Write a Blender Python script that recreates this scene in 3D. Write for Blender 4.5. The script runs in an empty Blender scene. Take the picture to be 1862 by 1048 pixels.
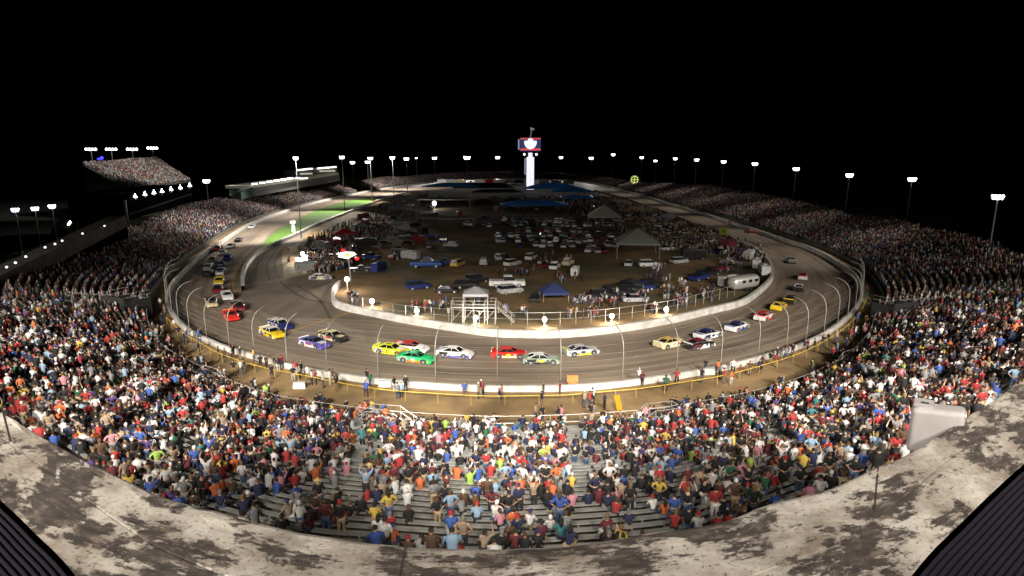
import bpy, bmesh, math, random
import numpy as np
from mathutils import Vector, Matrix
R = random.Random(7)
RN = np.random.default_rng(11)
SC = bpy.context.scene
COL = SC.collection

# ------------------------------------------------------------------ camera, world, light, exposure
F, H = 1110.0, 22.0                       # focal length in photo pixels, camera height above the track
TH = math.atan((524 - 290) / F)
CT, ST = math.cos(TH), math.sin(TH)
cam_d = bpy.data.cameras.new('camera'); cam = bpy.data.objects.new('camera', cam_d); COL.objects.link(cam)
cam_d.sensor_width = 36; cam_d.lens = 36 * F / 1862.0
cam_d.clip_start = 0.05; cam_d.clip_end = 4000
cam.location = (0, 0, H); cam.rotation_euler = (math.pi / 2 - TH, 0, 0)
SC.camera = cam
SC.view_settings.view_transform = 'Standard'; SC.view_settings.look = 'None'
SC.view_settings.exposure = 0.0; SC.view_settings.gamma = 1.0
SC.cycles.use_denoising = True
SC.cycles.use_light_tree = True
SC.cycles.max_bounces = 4; SC.cycles.diffuse_bounces = 2; SC.cycles.glossy_bounces = 2
SC.cycles.sample_clamp_indirect = 3.0
W = bpy.data.worlds.new('World'); SC.world = W; W.use_nodes = True
nt = W.node_tree; bg = nt.nodes['Background']
sky = nt.nodes.new('ShaderNodeTexSky'); sky.sky_type = 'NISHITA'; sky.sun_disc = False
sky.sun_elevation = math.radians(-8); sky.sun_rotation = math.radians(200)
nt.links.new(sky.outputs[0], bg.inputs[0]); bg.inputs[1].default_value = 0.02

def spot(loc, tgt, kw, ang, col=(1, .92, .80), blend=.6, size=1.2):  # serves the visible floodlights and the added unseen spots alike
    d = bpy.data.lights.new('floodlight_beam', 'SPOT'); o = bpy.data.objects.new('floodlight_beam', d); COL.objects.link(o)
    d.energy = kw * 1000; d.spot_size = math.radians(ang); d.spot_blend = blend; d.color = col; d.shadow_soft_size = size
    o.location = loc
    o.rotation_euler = (Vector(tgt) - Vector(loc)).to_track_quat('-Z', 'Y').to_euler()
    return o
# unseen floodlights added behind the photographer for the track and near stand
for x, k in ((-46, 290), (-31, 330), (-16, 350), (0, 360), (16, 350), (31, 320), (46, 270)):
    spot((x * 1.15, -16, 37), (x, 60 + abs(x) * .24, 0), k * 1.1, 25, blend=.85)
for x, tx, ty, k in ((-34, -26, 34, 30), (-12, -8, 25, 44), (10, 8, 25, 44), (34, 24, 34, 26)):
    spot((x, -14, 38), (tx, ty, 7), k, 60 if abs(x) > 20 else 42)
spot((-18, -16, 34), (-1.0, 2.8, 20), 29, 24); spot((2, -18, 34), (-.8, 3, 20), 20, 13)  # two unseen spots added to brighten the parapet ledge

# ------------------------------------------------------------------ projection helpers (photo pixels <-> world)
def ray(px, py):
    x, v = px - 931.0, py - 524.0
    return np.array([x, F * CT - v * ST, -F * ST - v * CT])
def P(px, py, z=0.0):
    r = ray(px, py); t = (z - H) / r[2]
    return np.array([r[0] * t, r[1] * t, z])
def at_y(px, py, y):
    r = ray(px, py); t = y / r[1]
    return np.array([r[0] * t, y, H + r[2] * t])
def proj(p):
    p = np.asarray(p, float); x, y, z = p[..., 0], p[..., 1], p[..., 2] - H
    d = y * CT - z * ST; u = (y * ST + z * CT)
    return np.stack([931 + F * x / d, 524 - F * u / d, d], -1)

# ------------------------------------------------------------------ materials
MATS = {}
def mat(name, col, rough=.6, metal=0., emit=None, es=1., noise=0., nscale=8., bump=0.):
    if name in MATS: return MATS[name]
    m = bpy.data.materials.new(name); m.use_nodes = True; t = m.node_tree; b = t.nodes['Principled BSDF']
    b.inputs['Base Color'].default_value = (*col, 1); b.inputs['Roughness'].default_value = rough; b.inputs['Metallic'].default_value = metal
    if noise > 0:
        n = t.nodes.new('ShaderNodeTexNoise'); n.inputs['Scale'].default_value = nscale; n.inputs['Detail'].default_value = 6
        tc = t.nodes.new('ShaderNodeTexCoord'); t.links.new(tc.outputs['Object'], n.inputs['Vector'])
        mx = t.nodes.new('ShaderNodeMix'); mx.data_type = 'RGBA'
        mx.inputs[6].default_value = (*[c * (1 - noise) for c in col], 1); mx.inputs[7].default_value = (*[min(1, c * (1 + noise)) for c in col], 1)
        cr = t.nodes.new('ShaderNodeMapRange'); cr.inputs[1].default_value = .35; cr.inputs[2].default_value = .65
        t.links.new(n.outputs[0], cr.inputs[0]); t.links.new(cr.outputs[0], mx.inputs[0]); t.links.new(mx.outputs[2], b.inputs['Base Color'])
        if bump:
            bp = t.nodes.new('ShaderNodeBump'); bp.inputs['Strength'].default_value = bump
            t.links.new(n.outputs[0], bp.inputs['Height']); t.links.new(bp.outputs[0], b.inputs['Normal'])
    if emit:
        b.inputs['Emission Color'].default_value = (*emit, 1); b.inputs['Emission Strength'].default_value = es
        m.cycles.emission_sampling = 'NONE'
    MATS[name] = m; return m

def nodes_mat(name):
    m = bpy.data.materials.new(name); m.use_nodes = True; MATS[name] = m
    return m, m.node_tree, m.node_tree.nodes['Principled BSDF']
def N(t, kind, **kw):
    n = t.nodes.new(kind)
    for k, v in kw.items(): setattr(n, k, v)
    return n
def ramp(t, src, stops):
    r = t.nodes.new('ShaderNodeValToRGB'); e = r.color_ramp.elements
    while len(e) < len(stops): e.new(.5)
    for i, (p, c) in enumerate(stops):
        e[i].position = p; e[i].color = (*c, 1) if len(c) == 3 else c
    t.links.new(src, r.inputs[0]); return r.outputs[0]
def noise(t, vec, scale, detail=5, rough=.55):
    n = t.nodes.new('ShaderNodeTexNoise'); n.inputs['Scale'].default_value = scale; n.inputs['Detail'].default_value = detail; n.inputs['Roughness'].default_value = rough
    t.links.new(vec, n.inputs['Vector']); return n.outputs[0]
def mapping(t, vec, sc):
    m = t.nodes.new('ShaderNodeMapping'); m.inputs['Scale'].default_value = sc; t.links.new(vec, m.inputs['Vector']); return m.outputs[0]
def mixc(t, fac, a, b, mode='MIX'):
    m = t.nodes.new('ShaderNodeMix'); m.data_type = 'RGBA'; m.blend_type = mode
    for s, v in ((0, fac), (6, a), (7, b)):
        if hasattr(v, 'is_output'): t.links.new(v, m.inputs[s])
        elif s == 0: m.inputs[0].default_value = v
        else: m.inputs[s].default_value = (*v, 1)
    return m.outputs[2]

# track asphalt: streaks run along the racing line (UV = metres along, metres across)
m, t, b = nodes_mat('track_asphalt')
uv = N(t, 'ShaderNodeTexCoord').outputs['UV']
s1 = noise(t, mapping(t, uv, (.012, 1.1, 1)), 1.0, 8, .62)
s2 = noise(t, mapping(t, uv, (.05, .22, 1)), 1.0, 4)
s3 = noise(t, mapping(t, uv, (.06, 3.0, 1)), 1.0, 6)
base = ramp(t, s1, [(.36, (.13, .098, .072)), (.5, (.29, .222, .160)), (.62, (.44, .345, .255))])
base = mixc(t, .55, base, ramp(t, s2, [(.32, (.12, .094, .074)), (.68, (.36, .29, .225))]))
base = mixc(t, ramp(t, s3, [(.60, (0, 0, 0)), (.72, (.7, .7, .7))]), base, (.045, .038, .034))
t.links.new(base, b.inputs['Base Color']); b.inputs['Roughness'].default_value = .62
# pit road asphalt
m, t, b = nodes_mat('pit_asphalt')
oc = N(t, 'ShaderNodeTexCoord').outputs['Object']
a1 = noise(t, oc, .09, 6); a2 = noise(t, mapping(t, oc, (.5, .05, 1)), 1, 6)
base = mixc(t, .5, ramp(t, a1, [(.3, (.13, .10, .074)), (.7, (.31, .24, .175))]), ramp(t, a2, [(.35, (.08, .066, .052)), (.65, (.22, .175, .13))]))
t.links.new(base, b.inputs['Base Color']); b.inputs['Roughness'].default_value = .75
# infield dirt
m, t, b = nodes_mat('infield_dirt')
oc = N(t, 'ShaderNodeTexCoord').outputs['Object']
base = ramp(t, noise(t, oc, .12, 7, .6), [(.3, (.12, .072, .028)), (.55, (.23, .14, .055)), (.75, (.34, .215, .095))])
base = mixc(t, ramp(t, noise(t, oc, .045, 3), [(.45, (0, 0, 0)), (.6, (1, 1, 1))]), base, (.08, .07, .03))
t.links.new(base, b.inputs['Base Color']); b.inputs['Roughness'].default_value = .95
# grass
m, t, b = nodes_mat('grass_green')
oc = N(t, 'ShaderNodeTexCoord').outputs['Object']
base = ramp(t, noise(t, oc, .6, 8, .7), [(.3, (.045, .12, .012)), (.6, (.11, .23, .022)), (.8, (.24, .33, .05))])
base = mixc(t, ramp(t, noise(t, mapping(t, oc, (1, .25, 1)), .07, 3), [(.58, (0, 0, 0)), (.72, (.5, .5, .5))]), base, (.26, .30, .07))
t.links.new(base, b.inputs['Base Color']); b.inputs['Roughness'].default_value = .9
# peeling paint on the parapet
m, t, b = nodes_mat('peeling_paint')
uv = N(t, 'ShaderNodeTexCoord').outputs['UV']
n1 = noise(t, mapping(t, uv, (.55, 1.25, 1)), 2.9, 10, .60)
n2 = noise(t, uv, 14, 8, .7)
n3 = noise(t, mapping(t, uv, (.7, 1.5, 1)), 7.5, 10, .72)
add = N(t, 'ShaderNodeMath', operation='MULTIPLY_ADD'); t.links.new(n3, add.inputs[0]); add.inputs[1].default_value = .62; t.links.new(n1, add.inputs[2])
add2 = N(t, 'ShaderNodeMath', operation='MULTIPLY_ADD'); t.links.new(n2, add2.inputs[0]); add2.inputs[1].default_value = .16; t.links.new(add.outputs[0], add2.inputs[2])
sx_ = N(t, 'ShaderNodeSeparateXYZ'); t.links.new(uv, sx_.inputs[0])
rim = N(t, 'ShaderNodeMapRange'); t.links.new(sx_.outputs[1], rim.inputs[0]); rim.inputs[1].default_value = .0; rim.inputs[2].default_value = .05; rim.inputs[3].default_value = .07; rim.inputs[4].default_value = 0
n4 = noise(t, mapping(t, uv, (1.2, 7, 1)), 5, 8, .7)
ad3 = N(t, 'ShaderNodeMath', operation='MULTIPLY_ADD'); t.links.new(n4, ad3.inputs[0]); ad3.inputs[1].default_value = .22; t.links.new(add2.outputs[0], ad3.inputs[2])
add2 = N(t, 'ShaderNodeMath', operation='SUBTRACT'); t.links.new(ad3.outputs[0], add2.inputs[0]); t.links.new(rim.outputs[0], add2.inputs[1])
sb_ = N(t, 'ShaderNodeMath', operation='SUBTRACT'); t.links.new(add2.outputs[0], sb_.inputs[0]); sb_.inputs[1].default_value = .5
mask = ramp(t, sb_.outputs[0], [(.485, (0, 0, 0)), (.535, (.95, .95, .95))])
paint = ramp(t, noise(t, uv, 3, 8, .7), [(.3, (.42, .36, .31)), (.5, (.60, .55, .49)), (.7, (.74, .70, .64))])
dirt = ramp(t, noise(t, mapping(t, uv, (1, 1.6, 1)), 1.7, 9, .7), [(.42, (0, 0, 0)), (.62, (.85, .85, .85))])
paint = mixc(t, dirt, paint, (.20, .155, .12))
paint = mixc(t, ramp(t, noise(t, uv, 38, 5, .7), [(.57, (0, 0, 0)), (.64, (.9, .9, .9))]), paint, (.07, .058, .05))
bare = ramp(t, noise(t, mapping(t, uv, (1, 3, 1)), 7, 8, .7), [(.35, (.022, .018, .018)), (.52, (.06, .047, .042)), (.66, (.22, .175, .14))])
t.links.new(mixc(t, mask, paint, bare), b.inputs['Base Color']); b.inputs['Roughness'].default_value = .85
bp = N(t, 'ShaderNodeBump'); bp.inputs['Strength'].default_value = .5; bp.inputs['Distance'].default_value = .01
inv = N(t, 'ShaderNodeMath', operation='SUBTRACT'); inv.inputs[0].default_value = 1; t.links.new(mask, inv.inputs[1])
t.links.new(inv.outputs[0], bp.inputs['Height']); t.links.new(bp.outputs[0], b.inputs['Normal'])
# crowd clothing: colour stored per vertex
m, t, b = nodes_mat('crowd_clothing')
at = N(t, 'ShaderNodeAttribute', attribute_name='Col'); t.links.new(at.outputs['Color'], b.inputs['Base Color']); b.inputs['Roughness'].default_value = .85

WHITE_WALL = mat('white_wall_paint', (.58, .56, .53), .6, noise=.2, nscale=.9)
STEEL = mat('galvanised_steel', (.55, .54, .52), .45, .6)
STEELD = mat('dull_steel', (.42, .40, .37), .6, .2)
ALU = mat('bench_aluminium', (.36, .36, .34), .45, .25, noise=.15, nscale=1.5)
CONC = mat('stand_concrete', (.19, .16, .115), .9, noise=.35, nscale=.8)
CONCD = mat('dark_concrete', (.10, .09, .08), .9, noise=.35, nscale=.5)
WALK = mat('walkway_tan', (.27, .18, .085), .9, noise=.3, nscale=.35)
BLACK = mat('black_rubber', (.015, .015, .016), .7)
GLASS = mat('dark_glass', (.012, .014, .018), .12)
YEL = mat('yellow_paint', (.75, .50, .06), .5)
PADC = mat('pit_pad_concrete', (.42, .35, .23), .85, noise=.25, nscale=.5)
LAMP = mat('lamp_glow', (.9, .9, .9), .5, emit=(1, .98, 1.0), es=14)
LAMPB = mat('lamp_glow_blue', (.9, .9, .9), .5, emit=(.80, .84, 1.0), es=9)
LAMPD = mat('lamp_glow_dim', (.9, .9, .9), .5, emit=(1, .97, .93), es=2.2)
POLE = mat('pole_grey', (.33, .32, .31), .6, .3)

# ------------------------------------------------------------------ mesh building
def tag(o, label=None, cat=None, group=None, kind=None):
    if label: o['label'] = label
    if cat: o['category'] = cat
    if group: o['group'] = group
    if kind: o['kind'] = kind
    return o
def empty(name, loc=(0, 0, 0), rz=0, label=None, cat=None, group=None):
    o = bpy.data.objects.new(name, None); COL.objects.link(o); o.location = loc; o.rotation_euler = (0, 0, rz); o.empty_display_size = .2
    return tag(o, label, cat, group)
def link_mesh(name, me, m=None, parent=None, loc=None, rz=None):
    o = bpy.data.objects.new(name, me); COL.objects.link(o)
    if m is not None and not me.materials: me.materials.append(m)
    if parent is not None: o.parent = parent
    if loc is not None: o.location = loc
    if rz is not None: o.rotation_euler = (0, 0, rz)
    return o
class MB:
    def __init__(s): s.v = []; s.f = []
    def add(s, V, Fc, M=None):
        n = len(s.v)
        for p in V:
            if M is not None: p = M @ Vector(p)
            s.v.append((float(p[0]), float(p[1]), float(p[2])))
        s.f += [tuple(i + n for i in f) for f in Fc]
    def box(s, c, d, rz=0, taper=1.0, M=None):
        x, y, z = d[0] / 2, d[1] / 2, d[2] / 2; cs, sn = math.cos(rz), math.sin(rz); V = []
        for dz in (-1, 1):
            k = 1 if dz < 0 else taper
            for dx, dy in ((-1, -1), (1, -1), (1, 1), (-1, 1)):
                a, b_ = dx * x * k, dy * y * k
                V.append((c[0] + a * cs - b_ * sn, c[1] + a * sn + b_ * cs, c[2] + dz * z))
        s.add(V, [(3, 2, 1, 0), (4, 5, 6, 7), (0, 1, 5, 4), (1, 2, 6, 5), (2, 3, 7, 6), (3, 0, 4, 7)], M)
    def tube(s, pts, r, n=6, cap=True):
        pts = [Vector(p) for p in pts]; rr = r if hasattr(r, '__len__') else [r] * len(pts); rings = []
        for i, p in enumerate(pts):
            d = (pts[min(i + 1, len(pts) - 1)] - pts[max(i - 1, 0)]).normalized()
            a = d.cross(Vector((0, 0, 1)));
            if a.length < 1e-3: a = Vector((1, 0, 0))
            a.normalize(); b_ = d.cross(a)
            rings.append([p + (a * math.cos(2 * math.pi * k / n) + b_ * math.sin(2 * math.pi * k / n)) * rr[i] for k in range(n)])
        V = [q for g in rings for q in g]; Fc = []
        for i in range(len(rings) - 1):
            for k in range(n): Fc.append((i * n + k, i * n + (k + 1) % n, (i + 1) * n + (k + 1) % n, (i + 1) * n + k))
        if cap: Fc += [tuple(range(n))[::-1], tuple((len(rings) - 1) * n + k for k in range(n))]
        s.add(V, Fc)
    def cyl(s, a, b_, r, n=12): s.tube([a, b_], r, n)
    def ball(s, c, r, n=10, m_=7, sz=1.0):
        V = []; Fc = []
        for i in range(m_ + 1):
            th = math.pi * i / m_
            for k in range(n):
                ph = 2 * math.pi * k / n; V.append((c[0] + r * math.sin(th) * math.cos(ph), c[1] + r * math.sin(th) * math.sin(ph), c[2] + r * sz * math.cos(th)))
        for i in range(m_):
            for k in range(n): Fc.append((i * n + k, (i + 1) * n + k, (i + 1) * n + (k + 1) % n, i * n + (k + 1) % n))
        s.add(V, Fc)
    def mesh(s, name, m=None, smooth=False):
        me = bpy.data.meshes.new(name); me.from_pydata(s.v, [], s.f); me.update()
        if m is not None: me.materials.append(m)
        if smooth: me.polygons.foreach_set('use_smooth', [True] * len(me.polygons))
        return me
    def build(s, name, m, parent=None, smooth=False): return link_mesh(name, s.mesh(name, m, smooth), None, parent)

def loft(name, rings, m, parent=None, closed=False, uv=None, smooth=False):
    """rings: list of (n,3) arrays; consecutive rings are joined with quads"""
    A = np.array(rings); k, n = A.shape[:2]; V = A.reshape(-1, 3)
    i, j = np.meshgrid(np.arange(k - 1), np.arange(n if closed else n - 1), indexing='ij')
    a = i * n + j; b_ = i * n + (j + 1) % n; c = (i + 1) * n + (j + 1) % n; d = (i + 1) * n + j
    Q = np.stack([a, b_, c, d], -1).reshape(-1, 4)
    me = bpy.data.meshes.new(name); me.from_pydata(V.tolist(), [], Q.tolist()); me.update()
    if uv is not None:
        U = np.asarray(uv).reshape(-1, 2); l = me.uv_layers.new(name='UVMap'); idx = np.zeros(len(me.loops), int); me.loops.foreach_get('vertex_index', idx)
        l.data.foreach_set('uv', U[idx].astype(np.float32).ravel())
    me.materials.append(m)
    if smooth: me.polygons.foreach_set('use_smooth', [True] * len(me.polygons))
    return link_mesh(name, me, None, parent)

def poly(name, pts, z, m, kind='structure', parent=None):
    bm = bmesh.new(); vs = [bm.verts.new((p[0], p[1], z)) for p in pts]
    es = [bm.edges.new((vs[i], vs[(i + 1) % len(vs)])) for i in range(len(vs))]
    bmesh.ops.triangle_fill(bm, edges=es, use_beauty=True, normal=(0, 0, 1))
    me = bpy.data.meshes.new(name); bm.to_mesh(me); bm.free(); me.materials.append(m)
    o = link_mesh(name, me, None, parent)
    if kind: o['kind'] = kind
    return o

# ------------------------------------------------------------------ curves of the speedway
def resample(C, n=None, step=None, closed=False, key=None):
    C = np.asarray(C, float); Q = np.vstack([C, C[:1]]) if closed else C
    d = np.r_[0, np.cumsum(np.linalg.norm(np.diff(Q[:, :2], axis=0), axis=1))]
    if n is None: n = max(2, int(d[-1] / step))
    s = np.linspace(0, d[-1], n + 1)[:-1] if closed else np.linspace(0, d[-1], n)
    return np.stack([np.interp(s, d, Q[:, k]) for k in range(Q.shape[1])], -1)
def catmull(C, sub=12, closed=False):
    C = np.asarray(C, float); n = len(C); out = []
    for i in range(n if closed else n - 1):
        g = lambda j: C[j % n] if closed else C[min(max(j, 0), n - 1)]
        p0, p1, p2, p3 = g(i - 1), g(i), g(i + 1), g(i + 2)
        for k in range(sub):
            u = k / sub
            out.append(.5 * (2 * p1 + (p2 - p0) * u + (2 * p0 - 5 * p1 + 4 * p2 - p3) * u * u + (3 * p1 - p0 - 3 * p2 + p3) * u ** 3))
    if not closed: out.append(C[-1])
    return np.array(out)
def smooth_loop(C, w):
    A = C.copy()
    for _ in range(w): A = .25 * np.roll(A, 1, 0) + .5 * A + .25 * np.roll(A, -1, 0)
    return A
O_PX = [(893, 324), (840, 325), (792, 329), (760, 333), (720, 339), (678, 345), (629, 355), (581, 365), (533, 377.6), (468, 400), (430, 419.5), (405, 436), (371.6, 457), (337, 487), (312, 517), (304, 542), (314, 565), (335, 590), (358, 604), (381, 615), (415, 629), (458, 641), (515, 657), (573, 671), (620, 678), (687, 686.5), (794, 696), (904, 700), (1022, 699), (1120, 693), (1233, 677), (1312, 663.6), (1381, 646), (1432, 631), (1466, 619), (1503, 600), (1526, 584), (1549, 563.6), (1565, 538), (1563, 513), (1549, 493), (1526, 477), (1503, 463), (1469, 447), (1420, 432), (1363, 413), (1295, 392), (1226, 371.5), (1140, 347), (1083.5, 332), (1047, 327), (1000, 324)]
S1_XY = [(-35, 745), (-80, 715), (-108, 630), (-118, 565), (-126, 495), (-132, 438), (-134, 369), (-134, 317), (-131, 268), (-123, 207), (-115, 170), (-110, 153), (-104, 125), (-98, 96), (-93, 80), (-80, 64), (-61, 51), (-49, 46), (-40.4, 38.7), (-31.9, 32.5), (-24.9, 27.3), (-20.1, 24.3), (-15.6, 21.3), (-11.6, 19.4), (-9.3, 18.5), (-6.7, 17.5), (-3.5, 17.2), (-0.5, 16.9), (2.7, 17.2), (6.0, 17.8), (10.1, 20.1), (14.1, 22.0), (17.5, 24.9), (22.6, 28.8), (28.8, 33.1), (38, 40), (50, 48), (63, 56), (81, 69), (91, 81), (97, 95), (102, 111), (105, 127), (108, 145), (108, 163), (110, 192), (111, 234), (112, 294), (113, 424), (112, 580), (95, 680), (50, 745)]
NC = len(O_PX)
OW = np.array([P(x, y, 1.1)[:2] for x, y in O_PX])
both = catmull(np.hstack([OW, S1_XY, np.arange(NC)[:, None]]), 16, True)      # columns: wall xy, stand back xy, (index is redone below)
SUB = 16; NU = NC * SUB
both[:, 4] = np.arange(NU) / SUB
sm = smooth_loop(both[:, :4], 30)
far = np.clip(np.abs(((both[:, 4] + 26) % NC) - 26) / 6, 0, 1)[:, None]         # the far turn is traced roughly: smooth it more there
sm2 = smooth_loop(both[:, :4], 700)
near_mix = np.clip(far, 0, 1)
both[:, :4] = sm * near_mix + sm2 * (1 - near_mix)
OC = both[:, :2]; S1C = both[:, 2:4]
tan = np.roll(OC, -1, 0) - np.roll(OC, 1, 0); tan /= np.linalg.norm(tan, axis=1)[:, None]
NRM = np.stack([-tan[:, 1], tan[:, 0]], -1)
if NRM[NC // 2 * SUB][1] > 0: NRM = -NRM                                        # outward: at the front it points to the camera
UIDX = both[:, 4]
walk_w = np.interp(UIDX, [0, 9, 12, 14, 16, 18, 20, 22, 24, 27, 30, 32, 34, 36, 39, 41, 44, 51], [3, 3, 2.6, 2.4, 3.2, 5.0, 6.6, 8.0, 9.6, 10.2, 9.4, 8.0, 6, 4, 2.8, 2.6, 3, 3])
S0C = OC + NRM * walk_w[:, None]
ARC = np.r_[0, np.cumsum(np.linalg.norm(np.diff(OC, axis=0), axis=1))]
def z3(A, z): return np.column_stack([A, np.full(len(A), z) if np.isscalar(z) else z])
def offs(d): return OC + NRM * d
def O_at(u, d=0.0):
    i = (u * SUB) % NU; a = int(i) % NU; b_ = (a + 1) % NU; f = i - int(i)
    return (OC[a] * (1 - f) + OC[b_] * f) + (NRM[a] * (1 - f) + NRM[b_] * f) * d
K = 35; Z0, Z1 = 1.3, 9.8
def stand_pt(u, f):
    """u, f arrays -> xyz on the seating slope"""
    i = np.asarray(u) * SUB % NU; a = i.astype(int) % NU; b_ = (a + 1) % NU; w = (i - i.astype(int))[..., None]
    A = S0C[a] * (1 - w) + S0C[b_] * w; B = S1C[a] * (1 - w) + S1C[b_] * w; f = np.asarray(f)
    xy = A + (B - A) * f[..., None]
    return np.concatenate([xy, (Z0 + (Z1 - Z0) * f)[..., None]], -1)
# upper boundary of the seating, traced from the photograph where the crowd ends against the dark
TOP_PX = [(893, 313), (840, 314), (780, 318), (730, 323), (700, 322), (678, 325), (640, 334), (600, 341), (540, 350), (480, 361), (440, 363), (380, 364), (345, 374), (300, 390), (240, 414), (140, 452), (60, 494), (0, 542)]
TOP_R = [(1862, 476), (1816, 450), (1772, 434), (1680, 420), (1640, 402), (1544, 392), (1464, 371), (1360, 352), (1280, 338), (1200, 325), (1168, 334), (1120, 326), (1050, 318), (1000, 313)]
gu = np.linspace(0, NC, NC * 8, endpoint=False); gf = np.linspace(.05, 1.25, 90)
GU, GF = np.meshgrid(gu, gf, indexing='ij'); GP = proj(stand_pt(GU, GF))
def solve_top(L, lo, hi):
    out = []
    for x, y in L:
        d = (GP[..., 0] - x) ** 2 + ((GP[..., 1] - y) * 2.5) ** 2 + np.where((GP[..., 2] > 1) & (GU >= lo) & (GU <= hi), 0, 1e9)
        k = np.unravel_index(np.argmin(d), d.shape); out.append((GU[k], GF[k], d[k]))
    return out
tl = solve_top(TOP_PX, 0, 20); tr = solve_top(TOP_R, 33, NC)
print('TOPL', [(round(a, 1), round(b_, 2), round(c, 1)) for a, b_, c in tl]); print('TOPR', [(round(a, 1), round(b_, 2), round(c, 1)) for a, b_, c in tr])
kp = sorted([(a, b_) for a, b_, c in tl if c < 400] + [(a, b_) for a, b_, c in tr if c < 400] + [(20, 1.0), (21, 1.0), (33, 1.), (34, 1.), (36.9, 1.1)])
kp = [k for i, k in enumerate(kp) if i == 0 or k[0] - kp[i - 1][0] > .05]
FTOP = np.interp(UIDX, [k[0] for k in kp], [min(1.2, k[1]) for k in kp])
for _ in range(20): FTOP = .25 * np.roll(FTOP, 1) + .5 * FTOP + .25 * np.roll(FTOP, -1)

# ------------------------------------------------------------------ ground, track, infield
poly('ground', [(-2500, -1500), (2500, -1500), (2500, 3500), (-2500, 3500)], -.03, mat('night_ground', (.012, .013, .009), .95, noise=.3, nscale=.05))
poly('asphalt_apron', offs(-.1)[::4], 0.0, MATS['pit_asphalt'])
I_PX = [(940, 334), (860, 334), (800, 338), (760, 342), (712, 353), (654, 363), (597, 375), (539, 399), (509, 417), (486, 434), (468, 449), (452, 462), (436, 480), (429, 500), (429, 521), (438, 545), (480, 572), (560, 585), (631.6, 558), (677, 566.5), (746, 580), (820, 592), (905, 603), (1017.5, 604.5), (1124, 595), (1220, 579), (1289, 563), (1340, 551), (1366, 538), (1395.5, 513), (1402, 497), (1395.5, 476), (1373, 456), (1350, 444), (1312, 423), (1260, 406), (1209, 385.6), (1174, 375), (1140, 363), (1080, 347), (1040, 341)]
IW = np.array([P(x, y, 0)[:2] for x, y in I_PX])
IC = smooth_loop(resample(catmull(IW, 12, True), n=NU, closed=True), 25)
# the inner curve is matched to the outer one by nearest point, so that streaks run with the track
def match(outer, inner):
    d = ((outer[:, None, :] - inner[None]) ** 2).sum(-1); k = d.argmin(1); M = inner[k]
    return smooth_loop(M, 60)
IM = match(OC, IC)
rows = 26; rings = []; uvs = []
wid = np.linalg.norm(OC - IM, axis=1)
for i in range(rows + 1):
    f = i / rows; rings.append(z3(OC + (IM - OC) * f, .006)); uvs.append(np.stack([ARC, wid * f], -1))
rings = [np.vstack([r, r[:1]]) for r in rings]; uvs = [np.vstack([u_, [[ARC[-1] + 2, u_[0, 1]]]]) for u_ in uvs]
tag(loft('race_track', rings, MATS['track_asphalt'], uv=uvs), kind='structure')
INF_PX = [(620, 515), (609, 530), (611, 548), (631.6, 557.7), (677, 567), (746, 580.6), (820, 592), (905, 603), (1017.5, 604.5), (1124, 595), (1220, 579), (1289, 563), (1340, 551), (1366, 538), (1395.5, 513), (1402, 497), (1395.5, 476), (1373, 456), (1350, 444), (1312, 424), (1260, 407), (1209, 386.6), (1174, 376), (1140, 364), (1080, 348), (1040, 342), (940, 337), (860, 337), (800, 341), (764, 346), (700, 362), (640, 383), (590, 406), (560, 425), (549, 445), (551, 470), (560, 499), (596, 505)]
INF = catmull([P(x, y, 0)[:2] for x, y in INF_PX], 6, True)
poly('infield_ground', INF, .012, MATS['infield_dirt'])
GR_PX = [(474, 450), (486, 434), (509, 416), (539, 399), (569, 386), (597, 375), (628, 366), (654.5, 362), (690, 357), (673.6, 369), (626, 388), (572, 409), (545.6, 421), (509, 437), (484, 448)]
gp = [P(x, y, 0)[:2] for x, y in GR_PX]
go = poly('grass_strip', gp, .02, MATS['grass_green']); go['kind'] = 'structure'
PAD = [(511, 453), (528, 446), (546, 441), (549, 469), (559, 498), (516, 508)]
poly('pit_pad', [P(x, y, 0)[:2] for x, y in PAD], .02, PADC)
# walkway between the outer wall and the seats
tag(loft('walkway', [np.vstack([z3(A, z), z3(A[:1], z)]) for A, z in ((offs(.345), .5), (offs(1.5), .5), (S0C * 1.0, .5), (S0C + (S1C - S0C) * .06, .5))], WALK), kind='structure')

# painted lines
def ribbon(name, px, w, z, m, kind='structure', zc=0, parent=None):
    C = resample(catmull([P(x, y, zc)[:2] for x, y in px], 8), step=.8)
    tn = np.gradient(C, axis=0); tn /= np.linalg.norm(tn, axis=1)[:, None]; n = np.stack([-tn[:, 1], tn[:, 0]], -1)
    o = loft(name, [z3(C - n * w / 2, z), z3(C + n * w / 2, z)], m, parent)
    if kind: o['kind'] = kind
    return o
OCH = mat('orange_line_paint', (.55, .30, .06), .7)
ribbon('track_line', [(645, 566.7), (590, 583), (538, 600), (500, 612)], .25, .018, OCH)
ribbon('track_line', [(463, 450), (445, 468), (431, 491), (424, 514), (429, 536), (441, 555)], .22, .018, OCH)
ribbon('pit_seam', [(437, 521), (500, 511), (560, 499)], .18, .022, mat('pale_line_paint', (.45, .42, .36), .8))
for k, xs in enumerate(((465, 470, 478), (490, 487, 492), (508, 500, 500))):
    ribbon('tyre_mark', [(xs[0], 512 - k * 3), (xs[1], 478), (xs[2] + 22, 440)], .35, .020, mat('tyre_mark_rubber', (.095, .078, .06), .8))
for px_ in ([(510, 513), (560, 545), (660, 556)], [(480, 530), (545, 530), (640, 500)], [(540, 520), (580, 545), (600, 580)]):
    ribbon('tyre_mark', px_, .5, .020, MATS['tyre_mark_rubber'])

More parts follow.
